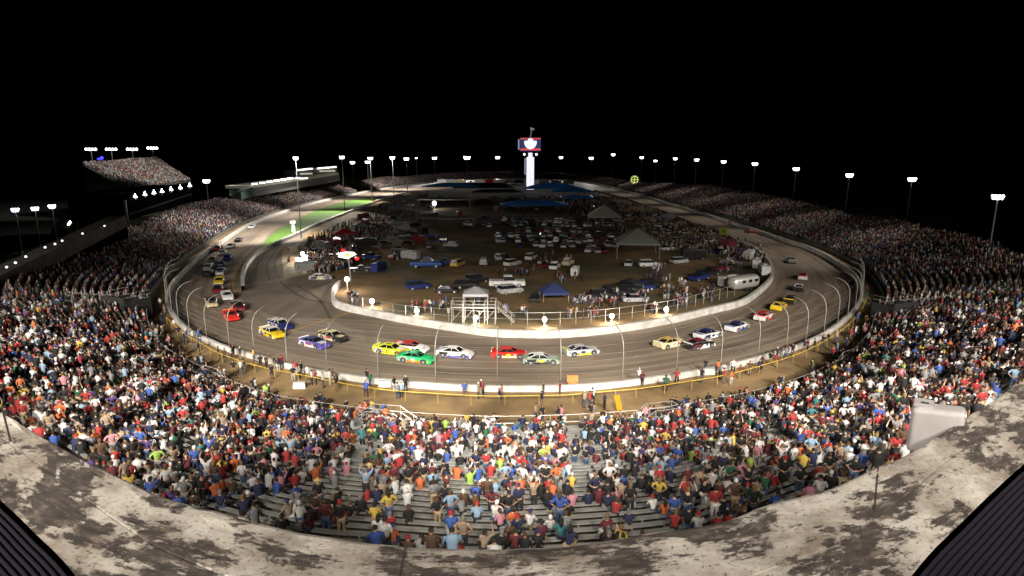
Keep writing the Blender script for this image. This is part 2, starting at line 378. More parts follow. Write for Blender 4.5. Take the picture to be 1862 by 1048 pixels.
# ------------------------------------------------------------------ walls
def wall(name, C, th, h, m, label, closed=False, side=1, z=0, cat='wall'):
    tn = np.gradient(C, axis=0); tn /= np.linalg.norm(tn, axis=1)[:, None]; n = np.stack([-tn[:, 1], tn[:, 0]], -1) * side
    A = [z3(C, z), z3(C, z + h), z3(C + n * th, z + h), z3(C + n * th, z)]
    if closed: A = [np.vstack([a, a[:1]]) for a in A]
    return tag(loft(name, A, m), label, cat)
OUTC = OC
sel = np.arange(NU)
ow = empty('outer_track_wall', (0, 0, 0), 0, 'long white concrete barrier wall round the outside of the whole race track', 'barrier wall')
A = [z3(OC, 0), z3(OC, 1.1), z3(offs(.35), 1.1), z3(offs(.35), 0)]
loft('barrier', [np.vstack([a, a[:1]]) for a in A], WHITE_WALL, ow)
IWL = [(620, 513), (609, 528), (611, 546.5), (631.6, 555.7), (677, 565), (746, 578.6), (820, 590), (905, 601), (1017.5, 602.5), (1124, 593), (1220, 577), (1289, 561), (1340, 549), (1366, 536), (1395.5, 511), (1402, 495), (1395.5, 474), (1373, 454), (1350, 442)]
def pcurve(px, z, step=.8): return resample(catmull([P(x, y, z)[:2] for x, y in px], 10), step=step)
wall('infield_wall', pcurve([(x, y - 2) for x, y in IWL], .9), .5, 1.0, WHITE_WALL, 'low white concrete wall curving round the near edge of the dirt infield', side=-1)
wall('infield_guardrail', pcurve([(1350, 442), (1312, 421), (1260, 404), (1209, 383.6), (1174, 373), (1140, 361), (1080, 345)], .7), .2, .7, mat('dim_rail', (.22, .20, .17), .8), 'dim grey guardrail along the far right edge of the infield')
PW = [(438, 520), (438, 498), (445, 478), (461, 459.5), (479, 449), (509, 435.5), (545.6, 419.5), (572, 407), (626, 386), (673.6, 368), (712, 356), (742, 348.6)]
wall('pit_wall', pcurve(PW, 1.0), .6, 1.0, WHITE_WALL, 'white pit road wall curving from the pit entry along the green grass', side=-1)

# ------------------------------------------------------------------ grandstands
SECT = []                                                                      # (name, u0, u1, label)
SECT.append(('grandstand', 15.6, 36.9, 'wide near grandstand of silver benches wrapping the front stretch below the parapet', 'near'))
SECT.append(('grandstand', 5.4, 15.6, 'packed grandstand along the left side of the oval below the press boxes', 'left'))
SECT.append(('grandstand', 36.9, 48.4, 'packed reddish crowd grandstand along the right side of the oval', 'right'))
SECT.append(('grandstand', -3.5, 5.1, 'distant dim grandstand round the far turn behind the scoring tower', 'far'))
def urange(u0, u1): return np.arange(math.ceil(u0 * SUB), int(u1 * SUB) + 1)
SEATS = []                                                                     # x, y, z, heading, section, row, u
for name, u0, u1, label, sec in SECT:
    ids = urange(u0, u1); uu = ids / SUB; ii = ids % NU
    st = empty(name, (0, 0, 0), 0, label, 'grandstand', 'grandstands round the oval')
    step = 1 if sec != 'far' else 2
    rings = []; ft = FTOP[ii] if sec != 'near' else FTOP[ii] + (1.1 - FTOP[ii]) * np.clip((11 - np.abs(uu - 27)) / 2, 0, 1)
    def Rr(f): return stand_pt(uu, np.minimum(f, ft))
    zlast = None
    KK = K + 3 if sec == 'near' else K
    for k in range(0, KK + 1, step):
        fa, fb = k / K, (k + step) / K
        a = Rr(np.full(len(ii), fa)); b_ = Rr(np.full(len(ii), fb))
        top = a.copy(); back = b_.copy(); back[:, 2] = a[:, 2]
        rings += [top, back]
    g0 = rings[0].copy(); g0[:, 2] = 0; gl = rings[-1].copy(); gl[:, 2] = 0
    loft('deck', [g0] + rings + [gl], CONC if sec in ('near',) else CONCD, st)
    # benches: one mesh for each row
    for k in range(0, KK, step):
        f = (k + .62 * step) / K
        ok = ft > f + .5 / K
        if ok.sum() < 3: continue
        runs = np.split(np.where(ok)[0], np.where(np.diff(np.where(ok)[0]) > 1)[0] + 1)
        mb = MB()
        for r_ in runs:
            if len(r_) < 3: continue
            p = stand_pt(uu[r_], np.full(len(r_), f)); z = Z0 + (Z1 - Z0) * (k / K) + .43
            q = stand_pt(uu[r_], np.full(len(r_), f + .25 * step / K if sec == 'near' else f + .4 * step / K))
            n = len(r_); 
            V = [(*p[i, :2], z) for i in range(n)] + [(*q[i, :2], z) for i in range(n)] + [(*p[i, :2], z - .06) for i in range(n)] + [(*q[i, :2], z - .06) for i in range(n)]
            Fc = []
            for i in range(n - 1):
                Fc += [(i, i + 1, n + i + 1, n + i), (i, 2 * n + i, 2 * n + i + 1, i + 1), (n + i, n + i + 1, 3 * n + i + 1, 3 * n + i)]
            mb.add(V, Fc)
            if sec == 'near':
                L_ = np.r_[0, np.cumsum(np.linalg.norm(np.diff(p[:, :2], axis=0), axis=1))]
                for s_ in np.arange(.5, L_[-1], 2.4):                           # bench brackets
                    x = np.interp(s_, L_, (p[:, 0] + q[:, 0]) / 2); y = np.interp(s_, L_, (p[:, 1] + q[:, 1]) / 2)
                    mb.box((x, y, z - .26), (.06, .06, .40))
            mb.build('bench', ALU, st); mb = MB()
        # seats for people along this bench
        for r_ in runs:
            if len(r_) < 3: continue
            p = stand_pt(uu[r_], np.full(len(r_), f + .12 * step / K)); p0 = stand_pt(uu[r_], np.full(len(r_), f - .5 / K))
            L_ = np.r_[0, np.cumsum(np.linalg.norm(np.diff(p[:, :2], axis=0), axis=1))]
            s_ = np.arange(.4, L_[-1] - .3, .56); s_ = s_ + RN.uniform(-.1, .1, len(s_))
            x = np.interp(s_, L_, p[:, 0]); y = np.interp(s_, L_, p[:, 1])
            dx = np.interp(s_, L_, p0[:, 0]) - x; dy = np.interp(s_, L_, p0[:, 1]) - y; us = np.interp(s_, L_, uu[r_])
            z = Z0 + (Z1 - Z0) * (k / K)
            SEATS.append(np.column_stack([x, y, np.full(len(x), z), np.arctan2(dy, dx), np.full(len(x), {'near': 0, 'left': 1, 'right': 2, 'far': 3}[sec]), np.full(len(x), k), us]))
SEATS = np.vstack(SEATS)
print('seats', len(SEATS))
# ------------------------------------------------------------------ parapet in front of the photographer
ZL = 20.0
LF_PX = [(-260, 560), (-120, 665), (0, 744), (60, 780), (122, 816), (204, 857), (286, 894), (368, 918), (466, 943), (572, 966), (654, 979), (777, 988), (916, 992), (1043, 984), (1186, 963), (1308, 943), (1391, 914), (1513, 881), (1603, 841), (1660, 816), (1758, 755), (1860, 689), (1990, 600), (2130, 500)]
LB_PX = [(-260, 700), (-120, 800), (0, 905), (60, 962), (140, 1046)]
LBR_PX = [(1655, 1046), (1760, 935), (1862, 840), (1990, 735), (2130, 620)]
LF = resample(catmull([P(x, y, ZL)[:2] for x, y in LF_PX], 8), n=240)
lb = [P(x, y, ZL)[:2] for x, y in LB_PX] + [np.array([-1.1, 1.75]), np.array([0, 1.45]), np.array([1.0, 1.75])] + [P(x, y, ZL)[:2] for x, y in LBR_PX]
LB = resample(catmull(lb, 12), n=240)
par = empty('parapet', (0, 0, 0), 0, 'broad concrete parapet ledge with peeling white paint across the bottom of the view', 'parapet')
al = np.r_[0, np.cumsum(np.linalg.norm(np.diff(LF, axis=0), axis=1))]
rings = []; uvs = []
wd = np.linalg.norm(LF - LB, axis=1)
prof = [(-.004, -2.5), (-.004, -.30), (.0, -.05), (.015, -.012), (.04, 0), (.08, .002)] + [(f, .002) for f in np.linspace(.12, .36, 7)] + [(.372, .001), (.376, -.010), (.382, -.010), (.386, .0)] + [(f, -.03 * (f - .4)) for f in np.linspace(.45, 1.0, 12)]
for f, dz in prof:
    A = LF + (LB - LF) * f
    j = np.array([math.sin(al[i] * 7.3) * .004 + math.sin(al[i] * 17.1 + 1) * .0025 for i in range(len(al))]) if 0 <= f < .1 else 0
    rings.append(z3(A, ZL + dz + np.zeros(len(A)) + j)); dd_ = ((A[:, None, :] - LF[None]) ** 2).sum(-1); kk_ = dd_.argmin(1); uvs.append(np.stack([np.convolve(np.pad(al[kk_], 4, 'edge'), np.ones(9) / 9, 'valid'), np.sqrt(dd_.min(1)) * (1 if f >= 0 else -1) + (dz if f < .02 else 0)], -1))
loft('ledge', rings, MATS['peeling_paint'], par, uv=uvs, smooth=False)
mb = MB()                                                                         # joints cast across the ledge
for i in (22, 58, 97, 128, 160, 196):
    mb = MB(); a, b_ = LF[i], LB[i]; d = (b_ - a); L_ = np.linalg.norm(d); c = a + d * .18
    mb.box((c[0], c[1], ZL + .0035), (L_ * .33, .008, .006), math.atan2(d[1], d[0])); mb.build('joint', mat('joint_tar', (.05, .045, .04), .9), par)
# ribbed metal decking at both bottom corners
for sgn, lab in ((0, 'ribbed dark metal bench decking at the bottom left corner beside the parapet'), (1, 'ribbed dark metal bench decking at the bottom right corner beside the parapet')):
    deck = empty('metal_decking', (0, 0, 0), 0, lab, 'metal decking')
    C = LB[:100] if not sgn else LB[140:]
    tn = np.gradient(C, axis=0); tn /= np.linalg.norm(tn, axis=1)[:, None]; n = np.stack([tn[:, 1], -tn[:, 0]], -1)
    if n[50][1] > 0: n = -n
    rings = []
    for k in range(60):
        o_ = .01 + k * .030; z = ZL - .05 - .0 * k
        rings += [z3(C + n * o_, z - .022), z3(C + n * (o_ + .006), z), z3(C + n * (o_ + .015), z), z3(C + n * (o_ + .021), z - .022)]
    loft('ribs', rings, mat('ribbed_decking', (.09, .08, .11), .35, .7), deck)
# white speaker-like box fixed to the outside of the parapet
bx0 = P(1672, 812, ZL)[:2]; bx1 = P(1758, 758, ZL)[:2]
d = bx1 - bx0; Lb = np.linalg.norm(d); ang = math.atan2(d[1], d[0])
rb_ = ray(1701, 784); tb_ = 4.78 / F; ang = -math.atan2(rb_[0], rb_[1]) + .02; Lb = .35
box = empty('parapet_box', (rb_[0] * tb_, rb_[1] * tb_, ZL - .30), ang, 'white rounded utility box fixed to the outer edge of the parapet at the right', 'utility box')
WB = mat('white_box_paint', (.50, .475, .47), .45, noise=.08, nscale=6)
bm = bmesh.new(); bmesh.ops.create_cube(bm, size=1)
for v in bm.verts: v.co = Vector((v.co.x * Lb * 1.0, v.co.y * .20 + .10, (v.co.z + .5) * .375 + (-.008 if v.co.x < 0 else .03)))
bmesh.ops.bevel(bm, geom=bm.edges[:], offset=.045, segments=4, affect='EDGES', profile=.6)
me = bpy.data.meshes.new('housing'); bm.to_mesh(me); bm.free(); me.polygons.foreach_set('use_smooth', [True] * len(me.polygons)); link_mesh('housing', me, WB, box)
mb = MB(); mb.box((-Lb * .28, .10, .392), (.13, .12, .035), .0); mb.build('cap', WB, box)
mb = MB(); mb.box((-Lb * .26, .05, .412), (.05, .015, .012), .0); mb.build('latch', BLACK, box)

# ------------------------------------------------------------------ people
SKIN = [(.44, .25, .16), (.50, .30, .20), (.38, .21, .13), (.16, .08, .05), (.56, .36, .25)]
HAIRC = {'dark': (.02, .014, .01), 'brown': (.07, .035, .018), 'blond': (.17, .105, .045), 'grey': (.16, .15, .145)}
SHIRTS = [('white', (.56, .55, .55), 22), ('black', (.016, .016, .018), 36), ('red', (.48, .02, .02), 12), ('navy', (.018, .026, .09), 10), ('blue', (.03, .11, .50), 6), ('grey', (.26, .26, .28), 10),
          ('orange', (.72, .15, .02), 4), ('yellow', (.75, .50, .04), 3), ('green', (.02, .15, .07), 2), ('maroon', (.17, .018, .03), 5), ('teal', (.03, .22, .26), 1), ('pink', (.66, .25, .32), 3),
          ('purple', (.10, .05, .26), 1), ('tan', (.42, .30, .19), 5), ('skyblue', (.28, .46, .66), 4), ('lime', (.38, .62, .07), 1), ('brown', (.12, .06, .03), 4)]
PANTS = [('dark', (.02, .02, .025), 40), ('denim', (.05, .08, .15), 30), ('khaki', (.30, .23, .14), 20), ('white', (.6, .6, .58), 6), ('grey', (.15, .15, .15), 10)]
SHIRTS = [(n_, tuple(.72 * (v * .86 + .14 * sum(c_) / 3) for v in c_) if n_ != 'white' else c_, w_) for n_, c_, w_ in SHIRTS]
SW = np.array([s[2] for s in SHIRTS], float); SW /= SW.sum()
def human_template(level, pose):
    """low triangle people for the mass of the crowd. level 0 far, 1 middle. codes: 0 skin 1 shirt 2 trousers 3 hair"""
    V, Fc, C = [], [], []
    def prism(pts, code, n):
        base = len(V)
        for (x, y, z, rx, ry) in pts:
            for k in range(n):
                a = 2 * math.pi * (k + .5) / n; V.append((x + rx * math.cos(a), y + ry * math.sin(a), z)); C.append(code)
        for i in range(len(pts) - 1):
            for k in range(n): Fc.append((base + i * n + k, base + i * n + (k + 1) % n, base + (i + 1) * n + (k + 1) % n, base + (i + 1) * n + k))
        Fc.append(tuple(base + (len(pts) - 1) * n + k for k in range(n)))
    def limb(p, q, r0, r1, code, n=4):
        p, q = Vector(p), Vector(q); d = (q - p).normalized(); a = d.cross(Vector((0.3, 1, .2))).normalized(); b_ = d.cross(a); base = len(V)
        for c, r in ((p, r0), (q, r1)):
            for k in range(n):
                w = 2 * math.pi * k / n; V.append(tuple(c + (a * math.cos(w) + b_ * math.sin(w)) * r)); C.append(code)
        for k in range(n): Fc.append((base + k, base + (k + 1) % n, base + n + (k + 1) % n, base + n + k))
        Fc.append(tuple(base + n + k for k in range(n)))
    sit = pose in ('sit', 'lean', 'sitarm'); hz = .47 if sit else .92; ly = .10 if pose == 'lean' else 0
    n = 8 if level else 5
    if level:
        prism([(0, 0, hz - .04, .17, .13), (0, ly * .3, hz + .18, .165, .115), (0, ly * .8, hz + .40, .20, .125), (0, ly, hz + .52, .15, .09), (0, ly, hz + .55, .06, .05)], 1, n)
        prism([(0, ly + .01, hz + .54, .05, .05), (0, ly + .02, hz + .62, .075, .085), (0, ly + .02, hz + .70, .078, .095)], 0, 6)
        prism([(0, ly + .01, hz + .665, .088, .105), (0, ly + .01, hz + .74, .086, .10), (0, ly, hz + .79, .05, .06)], 3, 6)
        for s in (-1, 1):
            sh = (s * .19, ly, hz + .47)
            if pose in ('up', 'sitarm') and s > 0: el = (s * .30, ly + .08, hz + .66); ha = (s * .24, ly + .14, hz + .90)
            elif sit: el = (s * .25, ly + .06, hz + .22); ha = (s * .13, ly + .28, hz + .14)
            else: el = (s * .27, .0, hz + .22); ha = (s * .20, .12, hz + .12)
            limb(sh, el, .062, .05, 1); limb(el, ha, .045, .03, 0)
        if sit:
            for s in (-1, 1): limb((s * .09, 0, hz), (s * .12, .42, hz + .03), .10, .07, 2); limb((s * .12, .42, hz + .03), (s * .12, .44, .05), .065, .04, 0 if pose == 'sit' else 2)
        else:
            for s in (-1, 1): limb((s * .09, 0, hz), (s * .11, .02, .5), .10, .07, 2); limb((s * .11, .02, .5), (s * .11, 0, .02), .065, .04, 2)
    else:
        prism([(0, 0, hz - .06, .20, .13), (0, ly, hz + .36, .24, .13), (0, ly, hz + .53, .12, .08)], 1, n)
        prism([(0, ly, hz + .52, .06, .06), (0, ly + .02, hz + .62, .085, .09)], 0, 4)
        prism([(0, ly, hz + .62, .10, .11), (0, ly, hz + .76, .08, .09)], 3, 4)
        if sit: limb((0, 0, hz - .02), (0, .42, hz + .01), .18, .14, 2, 4)
        else: limb((0, 0, hz), (0, 0, .02), .17, .12, 2, 4)
    return np.array(V, float), Fc, np.array(C)
TPL = {(l, p): human_template(l, p) for l in (0, 1) for p in ('sit', 'lean', 'sitarm', 'stand', 'up')}
HAIRL = np.array([HAIRC['dark'], HAIRC['brown'], HAIRC['dark'], HAIRC['blond'], HAIRC['grey'], (.6, .6, .6), (.3, .02, .02), (.02, .02, .02)]); SKL = np.array(SKIN)
def crowd_mesh(name, people, level_of, label, cat):
    """people: list of (x,y,z,heading,scale,pose,shirt rgb)"""
    by = {}
    for p in people: by.setdefault((level_of(p), p[5]), []).append(p)
    VV, CC, LI, LT, base = [], [], [], [], 0
    for key, L in by.items():
        V, Fc, C = TPL[key]; n = len(L); A = np.array([q[:5] for q in L], float); h = A[:, 3] - math.pi / 2
        cs, sn = np.cos(h)[:, None], np.sin(h)[:, None]; wdt = RN.uniform(.9, 1.22, n)[:, None]; s = A[:, 4][:, None]
        x = V[None, :, 0] * s * wdt; y = V[None, :, 1] * s; z = V[None, :, 2] * s
        X = np.stack([x * cs - y * sn + A[:, 0:1], x * sn + y * cs + A[:, 1:2], z + A[:, 2:3]], -1)
        sk = SKL[RN.choice(5, n, p=[.3, .3, .18, .1, .12])]; ha = HAIRL[RN.choice(8, n, p=[.28, .22, .12, .10, .08, .10, .04, .06])]
        pa = np.array([q[1] for q in PANTS])[RN.choice(5, n, p=[.38, .28, .18, .06, .10])]; shc = np.array([q[6] for q in L])
        pal = np.stack([sk, shc, pa, ha], 1); col = pal[np.arange(n)[:, None], C[None, :]]
        VV.append(X.reshape(-1, 3)); CC.append(col.reshape(-1, 3))
        fl = np.concatenate([np.array(f) for f in Fc]); ln = np.array([len(f) for f in Fc])
        LI.append((fl[None] + (np.arange(n) * len(V))[:, None] + base).ravel()); LT.append(np.tile(ln, n)); base += n * len(V)
    V = np.vstack(VV); C = np.vstack(CC); LI = np.concatenate(LI); LT = np.concatenate(LT)
    me = bpy.data.meshes.new(name); me.vertices.add(len(V)); me.vertices.foreach_set('co', V.astype(np.float32).ravel())
    me.loops.add(len(LI)); me.loops.foreach_set('vertex_index', LI.astype(np.int32)); me.polygons.add(len(LT))
    me.polygons.foreach_set('loop_start', np.r_[0, np.cumsum(LT)[:-1]].astype(np.int32)); me.polygons.foreach_set('loop_total', LT.astype(np.int32))
    me.update(calc_edges=True)
    ca = me.color_attributes.new('Col', 'FLOAT_COLOR', 'POINT'); ca.data.foreach_set('color', np.column_stack([C, np.ones(len(C))]).astype(np.float32).ravel())
    o = link_mesh(name, me, MATS['crowd_clothing']); return tag(o, label, cat, kind='stuff')
SHC = np.array([s[1] for s in SHIRTS])
# who sits where
rng = np.random.default_rng(3)
px = proj(SEATS[:, :3] + [0, 0, .8]); x_, y_, dep = px[:, 0], px[:, 1], px[:, 2]
vis = (dep > 2) & (x_ > -80) & (x_ < 1942) & (y_ < 1075)
def clumps(x, y, s): return .5 + .25 * np.sin(x * s + 1.3 * np.sin(y * s * .8)) + .25 * np.sin(y * s * 1.7 + 2 * np.sin(x * s * .6 + 1))
occ = np.where(SEATS[:, 4] == 0, .84, .93)
fr = SEATS[:, 5] / K
near_c = (SEATS[:, 4] == 0)
side = np.clip((np.abs(x_ - 940) - 380) / 350, 0, 1)
base_occ = np.interp(y_, [730, 790, 860, 900, 960, 1000], [.94, .88, .74, .62, .56, .62])
occ = np.where(near_c, np.clip(base_occ + side * .36, 0, .95), occ) * np.where(near_c, .45 + .9 * clumps(SEATS[:, 0], SEATS[:, 1], .9), 1) * np.where(near_c, np.where(np.sin(SEATS[:, 6] * 5.1 + SEATS[:, 5] * 2.7 + 2 * np.sin(SEATS[:, 5] * 1.9)) > .55, .35, 1.08), 1)
# aisles run up the near stand at constant places along the wall
aisles = [17.7, 19.6, 21.6, 24.0, 25.55, 27.9, 30.2, 32.4, 34.6]
AUW = {0: .16, 1: .05, 2: .05, 3: .03}
for a in aisles:
    wloc = .085
    occ = np.where(near_c & (np.abs(SEATS[:, 6] - a) < wloc), .06, occ)
for a in (6.5, 8.2, 9.5, 11.2, 12.8, 14.0, 38.8, 40.1, 41.5, 43.2, 45.2, 46.8): occ = np.where(~near_c & (np.abs(SEATS[:, 6] - a) < .035), .1, occ)
take = vis & (rng.random(len(SEATS)) < occ)
PEOPLE = []
poses = ['sit', 'lean', 'sitarm', 'stand', 'up']
for r_ in SEATS[take]:
    sec = int(r_[4])
    pz = rng.choice(5, p=[.42, .34, .04, .17, .03] if sec == 0 else [.36, .18, .02, .38, .06])
    c = SHIRTS[rng.choice(len(SHIRTS), p=SW)]
    stand_ = pz >= 3
    h = r_[3] + rng.normal(0, .28)
    off = .0 if not stand_ else .28
    PEOPLE.append([r_[0] + math.cos(r_[3]) * off, r_[1] + math.sin(r_[3]) * off, r_[2], h, rng.uniform(.80, .94), poses[pz], c[1], c[0], int(r_[5]), sec, r_[6]])
# people on their feet: along the walkway fence and about the infield
def stander(x, y, z, c=None, h=None, pose=None):
    c = c or SHIRTS[rng.choice(len(SHIRTS), p=SW)]
    PEOPLE.append([x, y, z, rng.uniform(0, 6.3) if h is None else h, rng.uniform(.88, .98), pose or ('up' if rng.random() < .08 else 'stand'), c[1], c[0], -1, 4, 0])
WK_PX = [(352, 640), (362, 645), (398, 655), (410, 660), (425, 652), (438, 655), (462, 658), (500, 674), (507, 676), (513, 672), (495, 690), (545, 690), (560, 692), (568, 700), (575, 700), (588, 706), (600, 700), (606, 698), (612, 706), (612, 712), (668, 700), (674, 705), (666, 722), (717, 712), (738, 712), (845, 722), (875, 718), (908, 735), (912, 728), (988, 722), (1018, 722), (985, 740), (1062, 742), (1077, 735), (1162, 698), (1168, 702), (1210, 712), (1230, 700), (1282, 678), (1275, 697), (1310, 690), (1305, 680), (1332, 680), (1345, 690), (1362, 683), (1380, 680), (1385, 672), (1400, 664), (1410, 668), (1420, 660), (1440, 650), (1462, 642), (1468, 640), (1480, 640), (1495, 632), (1505, 628), (1520, 625), (1560, 578), (1568, 560), (1573, 548), (1558, 590), (1575, 535), (1580, 560), (300, 572), (292, 560), (296, 590), (318, 600), (326, 615), (340, 622)]
for _ in range(85):
    uu_ = rng.uniform(16.2, 36.4); ii_ = int(uu_ * SUB) % NU; w_ = walk_w[ii_] * (rng.uniform(.72, .97) if rng.random() < .7 else rng.uniform(.15, .9)); q_ = O_at(uu_, w_)
    for _k in range(rng.integers(1, 4)): stander(q_[0] + rng.normal(0, .4), q_[1] + rng.normal(0, .3), .5)
for x, y in WK_PX: p = P(x, y, .5); stander(p[0], p[1], .5)
INF_CL = [((632, 540), (650, 560), 14), ((745, 560), (790, 570), 12), ((790, 548), (830, 572), 8), ((1030, 575), (1090, 583), 14), ((1040, 548), (1110, 560), 16), ((900, 570), (960, 580), 9), ((1170, 555), (1195, 572), 8), ((1225, 548), (1260, 560), 14), ((1095, 535), (1130, 560), 14), ((1150, 540), (1190, 548), 8), ((1175, 490), (1210, 515), 16),
          ((1205, 510), (1250, 545), 22), ((1270, 530), (1300, 552), 14), ((1300, 470), (1350, 500), 22), ((1005, 505), (1060, 515), 12), ((905, 495), (970, 505), 12), ((940, 465), (1060, 500), 22), ((840, 545), (900, 560), 8), ((690, 450), (740, 475), 12), ((1250, 440), (1400, 470), 26), ((1385, 470), (1400, 500), 6)]
for (x0, y0), (x1, y1), n in INF_CL:
    for _ in range(n): p = P(rng.uniform(x0, x1), rng.uniform(y0, y1), .01); stander(p[0], p[1], .012)
from math import sin, cos
def in_poly(x, y, L):
    c = False; n = len(L)
    for i in range(n):
        x1, y1 = L[i]; x2, y2 = L[(i + 1) % n]
        if (y1 > y) != (y2 > y) and x < (x2 - x1) * (y - y1) / (y2 - y1) + x1: c = not c
    return c
CLU = [(557, 440), (600, 420), (680, 385), (760, 352), (800, 350), (790, 380), (740, 400), (700, 430), (650, 452), (640, 485), (600, 498), (566, 496), (553, 470)]
n = 0
while n < 1300:
    x, y = rng.uniform(550, 800), rng.uniform(348, 500)
    if in_poly(x, y, CLU) and rng.random() < (y - 330) / 160:
        p = P(x, y, .01); stander(p[0], p[1], .012); n += 1
n = 0
RGT = [(1100, 350), (1180, 378), (1300, 422), (1380, 462), (1395, 490), (1330, 470), (1240, 465), (1150, 430), (1060, 400), (1000, 350)]
while n < 900:
    x, y = rng.uniform(1000, 1400), rng.uniform(345, 490)
    if in_poly(x, y, RGT): p = P(x, y, .01); stander(p[0], p[1], .012); n += 1
# ---- apparent size decides who is an individual
pp = proj(np.array([[p[0], p[1], p[2] + .8] for p in PEOPLE]))
size = np.array([(1.55 if p[5] in ('stand', 'up') else 1.0) for p in PEOPLE]) / np.maximum(pp[:, 2], 1)
# hidden behind the parapet?
lfx = proj(z3(LF, ZL)); edge = np.interp(pp[:, 0], lfx[:, 0], lfx[:, 1])
hidden = (pp[:, 1] > edge - 2) & (pp[:, 2] < 45)
inview = (pp[:, 0] > 0) & (pp[:, 0] < 1862) & (pp[:, 1] < 1048)
order = np.argsort(-np.where(inview & ~hidden, size, 0))
IND = [int(i) for i in order[:296]]; indset = set(IND)
rest = [PEOPLE[i] for i in range(len(PEOPLE)) if i not in indset and not (hidden[i] and pp[i, 1] > edge[i] + 14)]
print('people', len(PEOPLE), 'rest', len(rest), 'ind depth', pp[IND[-1], 2])
stand_rest = [q for q in rest if q[9] < 4]; foot_rest = [q for q in rest if q[9] == 4]
crowd_mesh('crowd', stand_rest, lambda q: 1 if math.hypot(q[0], q[1]) < 75 else 0, 'packed crowd of spectators in many shirt colours filling the grandstands', 'crowd')
crowd_mesh('crowd', foot_rest, lambda q: 1 if math.hypot(q[0], q[1]) < 110 else 0, 'people on foot along the fence walkway and scattered over the infield', 'crowd')

# individual people: one skinned body per pose, clothing as children
def skin_mesh(name, joints, edges, rad, sub=1, fl=None):
    me = bpy.data.meshes.new('tmp'); me.from_pydata([tuple(j) for j in joints], edges, []); o = bpy.data.objects.new('tmp', me); COL.objects.link(o)
    md = o.modifiers.new('s', 'SKIN'); md.use_smooth_shade = True
    sv = me.skin_vertices[0].data
    for i, r in enumerate(rad):
        sv[i].radius = r if hasattr(r, '__len__') else (r, r); sv[i].use_root = (i == 0)
    sd = o.modifiers.new('d', 'SUBSURF'); sd.levels = sub; sd.render_levels = sub
    dg = bpy.context.evaluated_depsgraph_get(); ev = o.evaluated_get(dg); out = bpy.data.meshes.new_from_object(ev); out.name = name
    bpy.data.objects.remove(o); out.polygons.foreach_set('use_smooth', [True] * len(out.polygons)); out.materials.clear(); out.materials.append(None)
    return out
def pose_joints(kind):
    """returns dict of joints; the person faces +y, feet or seat at the tread"""
    sit = kind.startswith('sit'); hz = .53 if sit else .95
    ly = {'sit': .02, 'sit_lean': .16, 'sit_arm': .03, 'sit_turn': .04, 'stand': 0, 'stand_arms': 0, 'stand_hips': 0}[kind]
    J = dict(pel=(0, 0, hz), mid=(0, ly * .35, hz + .20), che=(0, ly * .8, hz + .37), nb=(0, ly, hz + .51), nk=(0, ly + .015, hz + .58), he=(0, ly + .035, hz + .67), ht=(0, ly + .02, hz + .76))
    for s, n in ((-1, 'l'), (1, 'r')):
        J['sh' + n] = (s * .175, ly, hz + .475)
        if kind == 'sit_arm' and s > 0: el, ha = (s * .33, ly + .10, hz + .62), (s * .27, ly + .16, hz + .87)
        elif kind == 'stand_arms': el, ha = (s * .34, .04, hz + .66), (s * .26, .08, hz + .92)
        elif kind == 'stand_hips': el, ha = (s * .36, -.06, hz + .26), (s * .19, .02, hz + .06)
        elif kind == 'sit_lean': el, ha = (s * .23, ly + .12, hz + .20), (s * .06, ly + .33, hz + .18)
        elif kind == 'sit_turn' and s < 0: el, ha = (s * .36, ly - .02, hz + .26), (s * .42, ly + .16, hz + .12)
        elif sit: el, ha = (s * .24, ly + .04, hz + .22), (s * .13, ly + .28, hz + .12)
        else: el, ha = (s * .25, -.02, hz + .20), (s * .23, .08, hz - .04)
        J['el' + n] = el; J['wr' + n] = ha; J['hd' + n] = tuple(Vector(ha) + (Vector(ha) - Vector(el)).normalized() * .09)
        if sit: J['hp' + n] = (s * .10, .02, hz - .02); J['kn' + n] = (s * .14, .43, hz + .0); J['an' + n] = (s * .14, .42, .08); J['to' + n] = (s * .15, .58, .035)
        else: J['hp' + n] = (s * .09, 0, hz - .06); J['kn' + n] = (s * .10, .03, .50); J['an' + n] = (s * .11, 0, .08); J['to' + n] = (s * .13, .16, .035)
    return J
